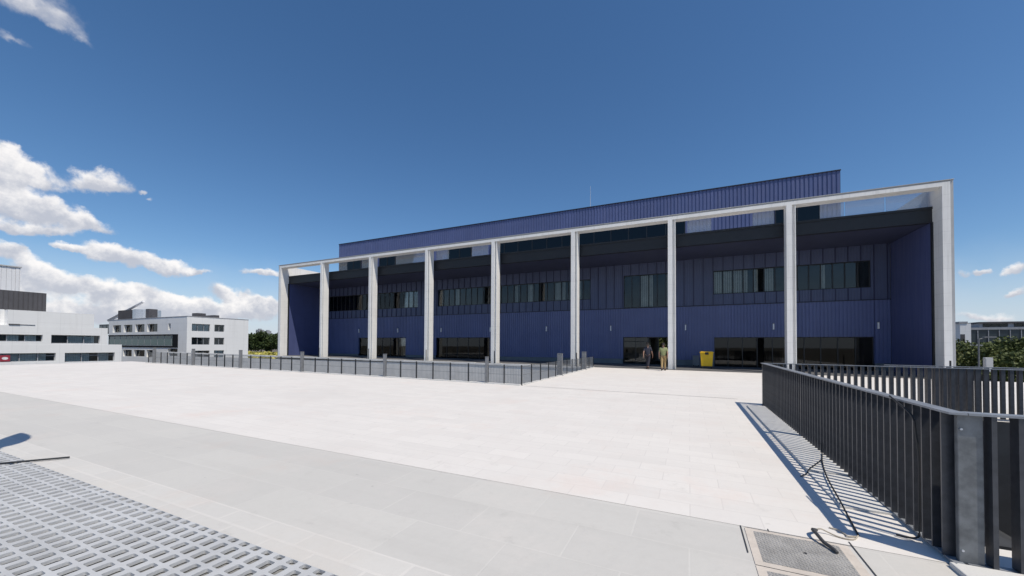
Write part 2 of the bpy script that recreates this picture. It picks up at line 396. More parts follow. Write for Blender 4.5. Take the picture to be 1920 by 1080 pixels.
mb.quad((VX, VY1, LG), (VX, VY0, LG), (VX, VY0, g(VX, VY0)-.004), (VX, VY1, g(VX, VY1)-.004))
struct(mb.build('plaza', 'white_paving'))
mb = MB(); sheet(mb, [(XL, XR, 2.206, 3.9), (XL, XR, -25, -1.0), (-.2, XR, -1.0, 1.9)], -.002)
struct(mb.build('paving_band', 'grey_paving'))
mb = MB(); sheet(mb, [(XL, XR, 1.876, 2.206)], -.002); struct(mb.build('paving_strip', 'strip_paving'))
mb = MB(); sheet(mb, [(-40, 12.2, 25.5, 31.4)], .0); struct(mb.build('portico_floor', 'dark_paving'))
mb = MB(); mb.quad((-60, VY0, -3.9), (VX, VY0, -3.9), (VX, 25.3, -3.9), (-60, 25.3, -3.9)); struct(mb.build('courtyard_floor', 'court_floor'))
mb = MB(); mb.box(-10.5, .05, -1.4, 1.93, -.22, -.10)
struct(mb.build('gravel_bed', 'pit'))
# thin open joint running from the fence corner to the railing
mb = MB(); sheet(mb, [(-5.6, 1.30, 12.84, 12.865), (.408, .418, 3.42, 3.9), (1.19, 1.20, 2.25, 3.96), (.62, .628, 3.87, 3.93), (.45, 1.2, 3.885, 3.892)], .003)
struct(mb.build('paving_joint', 'dark_concrete'))

# retaining wall below the columns
t = thing('retaining_wall', 'pale concrete wall under the white columns, seen through the mesh fence', 'wall', (-30, 25.3, LG))
mb = MB(); mb.box(-62, VX, 25.22, 25.5, LG, .12); mb.build('wall', 'pale_concrete', t)
mb = MB()
n = 24
for i in range(n):
    a = -62+(VX+62)*i/n; b_ = -62+(VX+62)*(i+1)/n-.012
    zz = g((a+b_)/2, 25.4); mb.box(a, b_, 25.17, 25.52, zz-.12, zz+.02)
mb.build('coping', 'pale_concrete', t)

# stairwell
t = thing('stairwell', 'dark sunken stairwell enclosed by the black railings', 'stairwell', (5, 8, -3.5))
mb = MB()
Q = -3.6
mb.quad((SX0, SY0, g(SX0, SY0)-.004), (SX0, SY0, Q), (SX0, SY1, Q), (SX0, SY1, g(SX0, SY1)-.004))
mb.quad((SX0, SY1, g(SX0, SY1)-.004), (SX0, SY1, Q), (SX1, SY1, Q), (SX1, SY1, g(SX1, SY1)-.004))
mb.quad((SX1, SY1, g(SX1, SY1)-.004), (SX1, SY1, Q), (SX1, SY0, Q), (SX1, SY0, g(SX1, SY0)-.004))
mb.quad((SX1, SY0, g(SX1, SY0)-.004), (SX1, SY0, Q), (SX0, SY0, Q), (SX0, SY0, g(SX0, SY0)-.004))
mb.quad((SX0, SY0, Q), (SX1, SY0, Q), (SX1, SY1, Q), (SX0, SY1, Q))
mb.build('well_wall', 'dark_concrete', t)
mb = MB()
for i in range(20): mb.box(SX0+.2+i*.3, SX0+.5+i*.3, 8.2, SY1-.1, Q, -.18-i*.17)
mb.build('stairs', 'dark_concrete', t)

# ------------------------------------------------------------------ blue building
BLD = thing('portico_building', 'long dark blue ribbed building behind a tall white columned portico', 'building', (-14, 28, 0))
PY_ = 25.773; CX = [-39.91+6.4435*i for i in range(1, 8)]
CX = [-33.46, -27.0, -20.57, -14.13, -7.68, -1.24, 5.10]
WT = 9.75
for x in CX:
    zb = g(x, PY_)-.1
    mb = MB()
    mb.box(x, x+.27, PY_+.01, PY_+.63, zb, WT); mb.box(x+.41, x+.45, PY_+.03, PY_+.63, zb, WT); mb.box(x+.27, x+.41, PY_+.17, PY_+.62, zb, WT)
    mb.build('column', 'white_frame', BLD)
XE, XO = 11.62, 12.05; WL, WR = -39.46, -39.90
mb = MB(); mb.box(XE, XO-.13, PY_+.01, 46, -4.5, WT); 
mb.box(XE, XO-.13, PY_+.66, 46, WT, 10.06); mb.build('end_wall', 'white_frame', BLD)
mb = MB(); mb.box(WR+.13, WL, PY_+.01, 46, -4.5, WT); 
mb.box(WR+.13, WL, PY_+.66, 46, WT, 10.06); mb.build('end_wall', 'white_frame', BLD)
mb = MB(); mb.box(WR+.13, XO-.13, PY_+.01, PY_+.66, WT, 9.95); 
mb.build('beam', 'white_frame', BLD)
mb = MB(); mb.box(WR, XO, PY_+.05, PY_+.65, 9.95, 10.03); mb.box(WR-.01, XO+.01, PY_-.005, PY_+.66, 10.03, 10.06); mb.box(WR, WR+.13, PY_+.05, 46, -4.5, 9.95); mb.box(XO-.13, XO, PY_+.05, 46, -4.5, 9.95)
mb.build('edge_channel', 'frame_grey', BLD)
FY = 26.64; SZ = 8.2; FT = 9.0; YB = 31.0
mb = MB(); mb.box(WL, XE, FY, FY+.3, SZ-.02, FT-.12); mb.box(WL, XE, FY-.05, FY+.3, FT-.12, FT); mb.build('fascia', 'fascia', BLD)
mb = MB(); mb.box(WL, XE, FY+.3, YB+.3, SZ, SZ+.12); mb.build('soffit', 'soffit_blue', BLD)
mb = MB(); mb.box(WL, XE, FY+.3, 46, SZ+.12, 8.85); mb.build('roof', 'roof_grey', BLD)
# blue side linings
for xa, xb in ((XE-.06, XE), (WL, WL+.06)):
    mb = MB(); mb.box(xa, xb, FY+.04, YB, -.1, SZ-.02)
    mb.build('side_lining', 'blue_lining', BLD)
    mb = MB(); mb.box(xa-.01 if xa > 0 else xa, xb if xa > 0 else xb+.01, FY-.09, FY+.04, -.1, SZ-.02); mb.build('lining_edge', 'fascia', BLD)
CL = 4.64
LOWOPS = [(-33.9, -27.15, .22, 2.43), (-23.3, -17.1, .2, 2.4), (-4.88, -.95, .1, 2.36), (1.67, 10.75, .08, 2.31)]
UPOPS = [(-40, -25.64, 5.53, 7.3), (-23.15, -7.54, 5.53, 7.24), (-4.84, -1.0, 4.69, 7.32), (1.62, 10.62, 5.47, 7.22)]
UPOPS[0] = (-38.8, -25.64, 5.53, 7.3)
PLT = .62
# lower cladding
mb = MB(); e0, e1 = WL+.06, XE-.06
xs = [e0]+[v for o in LOWOPS for v in o[:2]]+[e1]
for i in range(0, len(xs), 2): ribbed(mb, xs[i], xs[i+1], PLT, CL, YB)
for o in LOWOPS:
    ribbed(mb, o[0], o[1], o[3], CL, YB)
    mb.quad((o[0], YB, o[3]), (o[1], YB, o[3]), (o[1], YB+.25, o[3]), (o[0], YB+.25, o[3]))
    for x in o[:2]: mb.quad((x, YB, o[2]), (x, YB+.25, o[2]), (x, YB+.25, o[3]), (x, YB, o[3]))
mb.build('lower_cladding', 'blue_clad', BLD)
for i in range(0, len(xs), 2):
    mb = MB(); mb.box(xs[i], xs[i+1], YB+.03, YB+.2, -.1, PLT); mb.build('plinth', 'plinth', BLD)
mb = MB(); mb.box(e0, e1, YB-.035, YB+.08, CL, CL+.05)
mb.build('cladding_trim', 'cap', BLD)
# upper cladding: flat trays with standing seams and fine ribs
mb = MB(); yU = YB+.05
xs = [e0]+[v for o in UPOPS for v in o[:2]]+[e1]
for i in range(0, len(xs), 2): ribbed(mb, xs[i], xs[i+1], CL+.05, SZ, yU, .1635, .13, .012)
for o in UPOPS:
    ribbed(mb, o[0], o[1], o[3], SZ, yU, .1635, .13, .012)
    if o[2] > CL+.1: ribbed(mb, o[0], o[1], CL+.05, o[2], yU, .1635, .13, .012)
    for x in o[:2]: mb.quad((x, yU, o[2]), (x, yU+.2, o[2]), (x, yU+.2, o[3]), (x, yU, o[3]))
    for z in o[2:]: mb.quad((o[0], yU, z), (o[1], yU, z), (o[1], yU+.2, z), (o[0], yU+.2, z))
nf0 = len(mb.f)
k = -62
while k < 17:
    x = 1.61+.654*k; k += 1
    if not e0+.1 < x < e1-.05: continue
    segs = [(CL+.05, SZ)]
    for o in UPOPS:
        if o[0]-.01 < x < o[1]+.01: segs = [(CL+.05, o[2]), (o[3], SZ)]
    for a, b_ in segs:
        if b_-a > .1: mb.box(x-.022, x+.022, yU-.055, yU+.01, a, b_)
o_ = mb.build('upper_cladding', 'blue_upper', BLD); o_.data.materials.append(M['blue_seam'])
for q in o_.data.polygons[nf0:]: q.material_index = 1

def window(par, P, u0, u1, z0, z1, step, fr=.05, glassm='glass', blinds=0., mid=None, name='window', bm='blind', seed=1, framem='frame_black'):
    """frame + mullions, one pane mesh, optional blinds; P(u, depth, z)"""
    rr = random.Random(seed)
    def bx(mb, a, b_, d0, d1, c, d):
        q = [P(a, d0, c), P(b_, d0, c), P(b_, d1, c), P(a, d1, c), P(a, d0, d), P(b_, d0, d), P(b_, d1, d), P(a, d1, d)]
        n = len(mb.v); mb.v += q
        mb.f += [tuple(n+i for i in k) for k in ((3, 2, 1, 0), (4, 5, 6, 7), (0, 1, 5, 4), (1, 2, 6, 5), (2, 3, 7, 6), (3, 0, 4, 7))]
    mb = MB()
    bx(mb, u0, u1, .08, .16, z0, z0+fr); bx(mb, u0, u1, .08, .16, z1-fr, z1)
    n = max(1, round((u1-u0)/step)); ed = [u0+(u1-u0)*i/n for i in range(n+1)]
    for i, u in enumerate(ed):
        a = u if i == 0 else (u-fr if i == n else u-fr/2)
        bx(mb, a, a+fr, .082, .158, z0+fr, z1-fr)
    if mid: bx(mb, u0+fr, u1-fr, .085, .155, mid-fr/2, mid+fr/2)
    w_ = mb.build(name, framem, par)
    mb = MB(); bx(mb, u0+fr*.5, u1-fr*.5, .115, .125, z0+fr*.5, z1-fr*.5); mb.build('pane', glassm, w_)
    if blinds:
        i = 0
        while i < n:
            run = rr.choice((1, 1, 2, 2, 3))
            on = rr.random() < blinds; mb = MB()
            for j in range(i, min(n, i+run)):
                if on:
                    a, b_ = ed[j]+.04, ed[j+1]-.04
                    if rr.random() < .3: b_ -= (b_-a)*rr.choice((.3, .5))
                    kk = max(2, int((b_-a)/.13)); 
                    for q in range(kk):
                        ua = a+(b_-a)*q/kk
                        bx(mb, ua, ua+(b_-a)/kk*.86, .3+.02*(q % 2), .31+.02*(q % 2), z0+.04+rr.choice((0, 0, .02)), z1-.05)
            if on: mb.build('blind', bm, w_)
            i += run
    return w_
PF = lambda y0: (lambda u, d, z: (u, y0+d, z))
for i, o in enumerate(LOWOPS):
    if i == 2:   # entrance: glazed left half, doors standing open on the right
        window(BLD, PF(YB+.08), o[0], -2.95, o[2], o[3], .95, .06, 'glass', 0, 2.0, 'door', seed=3)
        mb = MB()
        mb.box(-2.95, -2.88, YB+.1, YB+.24, o[2], o[3]); mb.box(-1.02, o[1], YB+.1, YB+.24, o[2], o[3]); mb.box(-2.88, -1.02, YB+.1, YB+.24, o[3]-.07, o[3])
        mb.build('door_frame', 'frame_black', BLD)
        for xx in (-2.9, -1.06):
            mb = MB(); mb.box(xx, xx+.05, YB+.25, YB+1.1, .14, .22); mb.box(xx, xx+.05, YB+.25, YB+1.1, 2.1, 2.18); mb.box(xx, xx+.05, YB+.25, YB+.33, .22, 2.1); mb.box(xx, xx+.05, YB+1.02, YB+1.1, .22, 2.1)
            dl = mb.build('door_leaf', 'frame_black', BLD)
            mb = MB(); mb.box(xx+.02, xx+.03, YB+.3, YB+1.05, .2, 2.12); mb.build('pane', 'glass', dl)
    else:
        window(BLD, PF(YB+.08), o[0], o[1], o[2], o[3], (1.12, 1.3, 1, .93)[i], .055, ('glass', 'glass_dark', 'glass', 'glass_dark')[i], (.12, 0, 0, .14)[i], None, 'shopfront', seed=11+i)
for i, o in enumerate(UPOPS):
    window(BLD, PF(yU+.02), o[0], o[1], o[2], o[3], .654, .065, 'glass', (.42, .48, .85, .58)[i], None, 'window', seed=(21, 26, 23, 31)[i])
# rooms behind the glass
mb = MB(); mb.box(e0, e1, YB+.28, 34.0, 4.15, 4.6)
mb.build('floor_slab', 'room', BLD)
mb = MB(); mb.box(e0, -3.2, 34.0, 34.2, -.1, SZ); mb.box(-.8, e1, 34.0, 34.2, -.1, SZ); mb.box(-3.2, -.8, 34.0, 34.2, 2.6, SZ)
for x in (-38, -26.4, -16.4, -6.4, 0.6, 11.2): mb.box(x, x+.2, YB+.3, 34, -.1, 4.15); mb.box(x, x+.2, YB+.3, 34, 4.6, SZ)
mb.box(-3.4, -3.2, 34.2, 46, -.1, 2.8); mb.box(-.8, -.6, 34.2, 46, -.1, 2.8); mb.box(-3.4, -.6, 34.2, 46, 2.8, 3.0)
mb.build('partition', 'room', BLD)
mb = MB(); mb.box(e0, -3.2, YB+.2, 46, -.3, .07); mb.box(-.8, e1, YB+.2, 46, -.3, .07); mb.box(-3.2, -.8, YB+.2, 46, -.3, .07)
mb.build('ground_floor', 'room', BLD)
mb = MB(); mb.box(WL, -3.4, 45.6, 46, -4.5, SZ); mb.box(-.6, XE, 45.6, 46, -4.5, SZ); mb.box(-3.4, -.6, 45.6, 46, 3.0, SZ); mb.box(-3.4, -.6, 45.6, 46, -4.5, -.1)
mb.build('rear_wall', 'blue_clad', BLD)
# wall lights
for i in range(9):
    x = -33.78+5.588*i; zz = 3.2-.024*i
    mb = MB(); mb.box(x-.04, x+.04, YB-.10, YB, zz-.2, zz+.2)
    wl = mb.build('wall_lamp', 'lamp_white', BLD)
    mb = MB(); mb.box(x-.055, x+.055, YB-.11, YB-.002, zz+.2, zz+.235); mb.build('lamp_cap', 'post_grey', wl)
# roof storey
P0, P1, PT, PYY = -37.4, 9.17, 13.42, 31.22
mb = MB(); ribbed(mb, P0, P1, 8.85, PT-.06, PYY, .25, .15, .035)
mb.quad((P0, 45, 8.85), (P0, PYY, 8.85), (P0, PYY, PT-.06), (P0, 45, PT-.06)); mb.quad((P1, PYY, 8.85), (P1, 45, 8.85), (P1, 45, PT-.06), (P1, PYY, PT-.06))
mb.quad((P1, 45, 8.85), (P0, 45, 8.85), (P0, 45, PT-.06), (P1, 45, PT-.06))
mb.build('roof_storey', 'blue_clad', BLD)
mb = MB(); mb.box(P0-.03, P1+.03, PYY-.05, 45.05, PT-.06, PT); mb.build('parapet_cap', 'cap', BLD)
for i, (a, b_) in enumerate(((-36.1, -33.8), (-31.04, -28.8), (-22.0, -19.26), (-17.1, -.25), (5.5, 8.05))):
    mb = MB(); mb.box(a, b_, PYY-.03, PYY-.002, 8.86, 11.25)
    mb.build('roof_glazing_back', 'fascia', BLD)
    window(BLD, PF(PYY-.2), a, b_, 8.87, 11.3, 1.35, .05, 'glass_dark', 0, None, 'roof_window', seed=50+i)
# glass guard along the terrace edge
for a, b_ in ((-32.0, -30.9), (-28.9, -27.9), (-24.66, -21.36), (-20.1, -18.8), (-16.5, -14.95), (-.1, 1.3), (3.57, 4.68), (6.9, 8.0), (8.05, 9.75), (9.8, 11.5)):
    mb = MB(); mb.box(a, b_, FY+.1, FY+.115, FT, FT+.95); mb.build('glass_guard', 'glass_rail', BLD)
mb = MB(); mb.tube([(-8.04, 33, PT), (-8.04, 33, 15.95)], .035, 6, .012); mb.box(-8.15, -7.93, 32.9, 33.1, PT, PT+.12)
mb.build('lightning_rod', 'tank', BLD)

# ------------------------------------------------------------------ posts at the column feet
ORDN = ['first', 'second', 'third', 'fourth', 'fifth', 'sixth', 'seventh', 'eighth', 'ninth']
def thin_post(x, y, h, label, group):
    t = thing('bollard', label, 'bollard', (x, y, g(x, y)), group)
    z0 = g(x, y)
    mb = MB(); mb.tube([(x, y, z0), (x, y, z0+h-.03), (x, y, z0+h)], .035, 10); mb.build('post', 'post_dark', t)
    mb = MB(); mb.prism([(x+.07*math.cos(a*math.pi/4), y+.07*math.sin(a*math.pi/4)) for a in range(8)], z0, z0+.025); mb.build('base_plate', 'post_dark', t)
for i, x in enumerate(CX[:5]):
    thin_post(x+.55, 25.35, .95, 'thin black bollard at the foot of the %s freestanding white column from the left' % ORDN[i], 'thin bollards at the column feet')
thin_post(11.24, 24.5, .95, 'thin black bollard in front of the right end wall of the portico', 'thin bollards at the column feet')

# ------------------------------------------------------------------ mesh fence with pillars
FYc = 13.02; FX0, FX1 = -33.2, -5.8
tall = [-32.9, -28.15, -23.3, -18.1, -12.55, -7.28]
K_ = 'pillars along the mesh fence'
def pillar(x, y, dx, dy, h, label):
    z0 = g(x, y)
    t = thing('fence_pillar', label, 'pillar', (x, y, z0), K_)
    mb = MB(); mb.box(x-dx, x+dx, y-dy, y+dy, z0, z0+h-.03); mb.build('shaft', 'post_grey', t, bevel=.008)
    mb = MB(); mb.box(x-dx-.006, x+dx+.006, y-dy-.006, y+dy+.006, z0+h-.03, z0+h); mb.build('cap', 'post_grey', t, bevel=.006)
    mb = MB(); mb.box(x-dx-.03, x+dx+.03, y-dy-.03, y+dy+.03, z0-.01, z0+.012); mb.build('base_plate', 'galvanised', t)
for i, x in enumerate(tall):
    pillar(x, FYc-.04, .045, .075, 1.05, '%s tall grey pillar from the left on the long side of the mesh fence' % ORDN[i].capitalize() if 0 else 'flat grey pillar, %s from the left along the mesh fence' % ORDN[i])
pillar(-5.86, 17.83, .13, .06, 1.1, 'broad grey pillar on the short fence side, nearer of the two before the fifth column')
pillar(-5.86, 22.5, .13, .06, 1.1, 'broad grey pillar at the building end of the short fence side')

FH = .76
def wire_panel(par, a, b_, y=None, x=None):
    mb = MB(); L = (b_-a); k = max(3, round(L/.07)); r = .0042
    for i in range(1, k):
        u = a+L*i/k
        if y is not None: xx, yy = u, y
        else: xx, yy = x, u
        z0 = g(xx, yy)
        mb.box(xx-r, xx+r, yy-r, yy+r, z0+.07, z0+FH-.04)
    for zz in (.06, .38, FH-.05):
        if y is not None:
            za, zb = g(a, y)+zz, g(b_, y)+zz
            mb.v += [(a, y-r, za), (b_, y-r, zb), (b_, y+r, zb), (a, y+r, za), (a, y-r, za+.012), (b_, y-r, zb+.012), (b_, y+r, zb+.012), (a, y+r, za+.012)]
        else:
            za, zb = g(x, a)+zz, g(x, b_)+zz
            mb.v += [(x-r, b_, zb), (x-r, a, za), (x+r, a, za), (x+r, b_, zb), (x-r, b_, zb+.012), (x-r, a, za+.012), (x+r, a, za+.012), (x+r, b_, zb+.012)]
        n = len(mb.v)-8
        mb.f += [tuple(n+i for i in q) for q in ((3, 2, 1, 0), (4, 5, 6, 7), (0, 1, 5, 4), (1, 2, 6, 5), (2, 3, 7, 6), (3, 0, 4, 7))]
    mb.build('mesh_panel', 'wire', par)
pm = MB().box(-.02, .02, -.02, .02, 0, FH).box(-.045, .045, -.045, .045, -.005, .01).mesh('post'); pm.materials.append(M['post_dark'])
t = thing('mesh_fence', 'low mesh fence with thin black posts along the long edge of the sunken court', 'fence', (-20, FYc, g(-20, FYc)))
ed = [tall[0]-.85]
for a, b_ in zip(tall, tall[1:]+[FX1]):
    nseg = 6 if b_ != FX1 else 2
    ed += [a+(b_-a)*i/nseg for i in range(nseg)]
ed.append(FX1)
for a, b_ in zip(ed, ed[1:]): wire_panel(t, a, b_, y=FYc)
for x in ed:
    if all(abs(x-q) > .05 for q in tall): inst('post', pm, t, (x, FYc, g(x, FYc)))
mb = MB()
for a, b_ in zip(ed, ed[1:]):
    za = g((a+b_)/2, FYc); mb.box(a, b_-.008, FYc-.16, FYc+.22, za-.05, za+.035)
mb.build('kerb', 'pale_concrete', t)
t = thing('mesh_fence', 'short side of the low mesh fence running back to the fifth white column', 'fence', (-5.8, 18, g(-5.8, 18)))
ed2 = [FYc, 14.0, 15.0, 16.0, 17.0, 17.83, 18.8, 19.75, 20.7, 21.6, 22.5, 23.5, 24.6]
for a, b_ in zip(ed2, ed2[1:]): wire_panel(t, a, b_, x=FX1)
for y in ed2[1:]:
    if y not in (17.83, 22.5): inst('post', pm, t, (FX1, y, g(FX1, y)))
mb = MB()
for a, b_ in zip(ed2, ed2[1:]):
    za = g(FX1, (a+b_)/2); mb.box(FX1-.14, FX1+.08, a+.2 if a == FYc else a, b_-.008, za-.05, za+.03)
mb.build('kerb', 'pale_concrete', t)

# ------------------------------------------------------------------ black railing round the stairwell
RX, RY0, RY1, RH = 1.80, 3.89, 11.82, 1.13
BW = .042
bar_y = MB().box(-BW, BW, -.008, .008, .035, RH-.012).mesh('baluster'); bar_y.materials.append(M['steel_dark'])     # plate across a Y run
bar_x = MB().box(-.030, .030, -.03, .03, .035, RH-.012).mesh('baluster'); bar_x.materials.append(M['steel_dark'])
bar_n = MB().box(-.014, .014, -BW, BW, .035, RH-.012).mesh('baluster'); bar_n.materials.append(M['steel_dark'])
def rail_run(label, a, b_, along, fix, bar, ext=(0, 0)):
    a0, b0 = a, b_; c = (a+b_)/2; loc = (fix, c, g(fix, c)) if along == 'y' else (c, fix, g(c, fix))
    t = thing('railing', label, 'railing', loc, 'railings round the stairwell')
    def slab(w_, z0, z1, e=(0, 0)):
        mb = MB(); a, b_ = a0-e[0], b0+e[1]
        if along == 'y': P = [(fix-w_, a), (fix+w_, a), (fix+w_, b_), (fix-w_, b_)]
        else: P = [(a, fix-w_), (b_, fix-w_), (b_, fix+w_), (a, fix+w_)]
        mb.v = [(x, y, g(x, y)+z0) for x, y in P]+[(x, y, g(x, y)+z1) for x, y in P]
        mb.f = [(3, 2, 1, 0), (4, 5, 6, 7), (0, 1, 5, 4), (1, 2, 6, 5), (2, 3, 7, 6), (3, 0, 4, 7)]
        return mb
    slab(.05, RH-.012, RH+.004, ext).build('handrail', 'steel_rail', t)
    slab(.03, .022, .035).build('bottom_rail', 'steel_rail', t)
    k = int((b_-a)/.131)
    for i in range(1, k):
        u = a+(b_-a)*i/k
        p_ = (fix, u, g(fix, u)) if along == 'y' else (u, fix, g(u, fix)); inst('baluster', bar, t, p_)
    return t
ta = rail_run('dark steel railing running from the near corner post towards the building', RY0-.06, RY1-.03, 'y', RX, bar_y, (-.01, 0))
tb = rail_run('dark steel railing along the far side of the stairwell with light showing between its plates', RX-.05, SX1+.1, 'x', RY1+.02, bar_x)
tb2 = rail_run('second dark steel railing a step behind the far side railing at right', 4.62, 9.389, 'x', RY1+.93, bar_x)
tn = rail_run('dark steel railing across the near end of the stairwell at the right edge', RX+.055, 5.2, 'x', RY0, bar_n)
z0 = g(RX, RY0)
mb = MB(); mb.box(RX+.012, RX+.148, RY0-.012, RY0+.03, z0-.01, z0+RH-.014); cp = mb.build('corner_post', 'galvanised', tn, bevel=.004)
mb = MB()
for zz in (.12, RH-.12): mb.tube([(RX+.03, RY0-.011, z0+zz), (RX+.03, RY0-.02, z0+zz)], .008, 8)
mb.build('bolt', 'tank', cp)
for x, y, par in ((RX, RY1-.05, ta), (RX, 8.0, ta)):
    zz = g(x, y); mb = MB(); mb.box(x-.03, x+.03, y-.03, y+.03, zz-.01, zz+RH-.013); mb.build('post', 'steel_dark', par)
t = thing('concrete_kerb', 'low pale concrete kerb beneath the long side of the black railing', 'kerb', (1.6, 8, g(1.6, 8)))
mb = MB(); P = [(1.37, 4.75), (1.80+.06, 4.75), (1.86, 11.42), (1.37, 11.42)]
for q in range(6):
    ya = 4.75+q*(11.42-4.75)/6; yb = 4.75+(q+1)*(11.42-4.75)/6-.006
    P = [(1.37, ya), (1.855, ya), (1.855, yb), (1.37, yb)]; n = len(mb.v)
    mb.v += [(x, y, g(x, y)-.02) for x, y in P]+[(x, y, g(x, y)+.022+(.02 if q else 0)) for x, y in P]
    mb.f += [tuple(n+i for i in k) for k in ((3, 2, 1, 0), (4, 5, 6, 7), (0, 1, 5, 4), (1, 2, 6, 5), (2, 3, 7, 6), (3, 0, 4, 7))]
mb.build('kerb_stones', 'pale_concrete', t)
t = thing('concrete_block', 'pale concrete block under the corner post at the bottom right', 'block', (2.4, 3.7, 0))
mb = MB(); mb.box(1.745, 5.2, 3.42, 3.855, -.05, .045); mb.build('block', 'pale_concrete', t, bevel=.008)

# ------------------------------------------------------------------ covers, cables
t = thing('manhole_cover', 'patterned steel cover plate in a beige frame beside the railing foot', 'cover', (.8, 3.6, .015), 'cover plates in the paving')
mb = MB(); mb.quad((.44, 3.26, g(.44, 3.26)+.003), (1.16, 3.26, g(1.16, 3.26)+.003), (1.16, 3.875, g(1.16, 3.875)+.003), (.44, 3.875, g(.44, 3.875)+.003)); mb.build('frame', 'beige_frame', t)
def chequer(x0, x1, y0, y1, par):
    mb = MB(); mb.box(x0, x1, y0, y1, -.005, g(x0, y0)+.006)
    zz = g(x0, y0)+.006
    nx = int((x1-x0)/.022); ny = int((y1-y0)/.022)
    for i in range(nx):
        for j in range(ny):
            cx, cy = x0+(i+.5)*(x1-x0)/nx, y0+(j+.5)*(y1-y0)/ny; L, w_ = .009, .0025
            if (i+j) % 2: d1, d2 = (L*.7, L*.7), (-w_*.7, w_*.7)
            else: d1, d2 = (L*.7, -L*.7), (w_*.7, w_*.7)
            mb.v += [(cx-d1[0]-d2[0], cy-d1[1]-d2[1], zz+.0002), (cx+d1[0]-d2[0], cy+d1[1]-d2[1], zz+.0002), (cx+d1[0]+d2[0], cy+d1[1]+d2[1], zz+.0002), (cx-d1[0]+d2[0], cy-d1[1]+d2[1], zz+.0002)]
            n = len(mb.v); mb.v += [(a, b_, zz+.0025) for a, b_, c in mb.v[-4:]]
            n -= 4
            mb.f += [(n+4, n+5, n+6, n+7), (n, n+1, n+5, n+4), (n+1, n+2, n+6, n+5), (n+2, n+3, n+7, n+6), (n+3, n, n+4, n+7)]
    return mb.build('plate', 'cover_steel', par)
pl = chequer(.5, 1.09, 3.32, 3.83, t)
mb = MB(); mb.box(.80, .825, 3.57, 3.60, .02, .0235); mb.build('keyhole', 'rubber', pl)
t = thing('manhole_cover', 'second patterned cover plate cut off by the bottom edge of the picture', 'cover', (.8, 2.95, .015), 'cover plates in the paving')
mb = MB(); mb.quad((.44, 2.65, g(.44, 2.65)+.003), (1.16, 2.65, g(1.16, 2.65)+.003), (1.16, 3.25, g(1.16, 3.25)+.003), (.44, 3.25, g(.44, 3.25)+.003)); mb.build('frame', 'beige_frame', t)
chequer(.5, 1.09, 2.7, 3.2, t)

def smooth(pts, n=6):
    P = [Vector(q) for q in pts]; out = []
    for i in range(len(P)-1):
        a, b_, c, d = P[max(i-1, 0)], P[i], P[i+1], P[min(i+2, len(P)-1)]
        for k in range(n):
            s = k/n; out.append(.5*((2*b_)+(c-a)*s+(2*a-5*b_+4*c-d)*s*s+(3*b_-a-3*c+d)*s**3))
    out.append(P[-1]); return out
def cable(name, label, cat, pts, r, m, seg=7, ribs=False):
    P = smooth(pts); mb = MB(); mb.tube(P, r, seg)
    o0 = mb.v[0]; o = mb.build(name, m, smooth=True); return tag(o, label, cat)
gz = lambda x, y, d: (x, y, g(x, y)+d)
cable('conduit', 'thick dark grey conduit stub curling over the edge of the steel cover', 'conduit',
      [gz(.995, 4.03, .025), gz(.955, 3.965, .05), gz(.96, 3.88, .055), gz(.985, 3.79, .035), gz(1.015, 3.73, .03), gz(1.035, 3.67, .024)], .014, 'conduit_grey')
cable('rope', 'thin tan cord looping from the conduit stub to the loose cable end', 'cord',
      [gz(.995, 4.03, .03), gz(1.03, 4.035, .04), gz(1.078, 4.043, .02), gz(1.135, 4.017, .008), gz(1.192, 3.999, .008), gz(1.25, 4.02, .008), gz(1.30, 4.1, .01)], .006, 'rope')
cable('rope', 'short frayed tan cord lying beside the paving edge under the railing shadow', 'cord',
      [gz(1.126, 4.183, .006), gz(1.181, 4.146, .012), gz(1.21, 4.092, .008), gz(1.216, 4.049, .012), gz(1.29, 4.09, .006)], .006, 'rope')
cable('cable', 'long thin black cable trailing across the striped shadow to the railing foot', 'cable',
      [gz(1.306, 4.112, .01), gz(1.356, 4.483, .012), gz(1.387, 4.82, .05), gz(1.475, 5.493, .052), gz(1.567, 6.012, .05), gz(1.652, 6.402, .055), gz(1.74, 6.74, .06), gz(1.745, 6.8, .2)], .008, 'rubber')
cable('cable', 'short thin black cable branching left over the kerb beside the railing', 'cable',
      [gz(1.652, 6.402, .06), gz(1.5, 6.1, .055), gz(1.382, 5.859, .055), gz(1.33, 5.76, .02), gz(1.243, 5.637, .012)], .007, 'rubber')
cable('cable', 'black cable hanging down the railing plates from the handrail near the corner', 'cable',
      [(1.735, 4.70, 1.16), (1.725, 4.45, 1.10), (1.728, 4.28, 1.03), (1.735, 4.25, .9), (1.74, 4.22, .7), (1.735, 4.21, .4), (1.735, 4.215, .15), (1.71, 4.2, .05), (1.6, 4.25, .03)], .008, 'rubber')

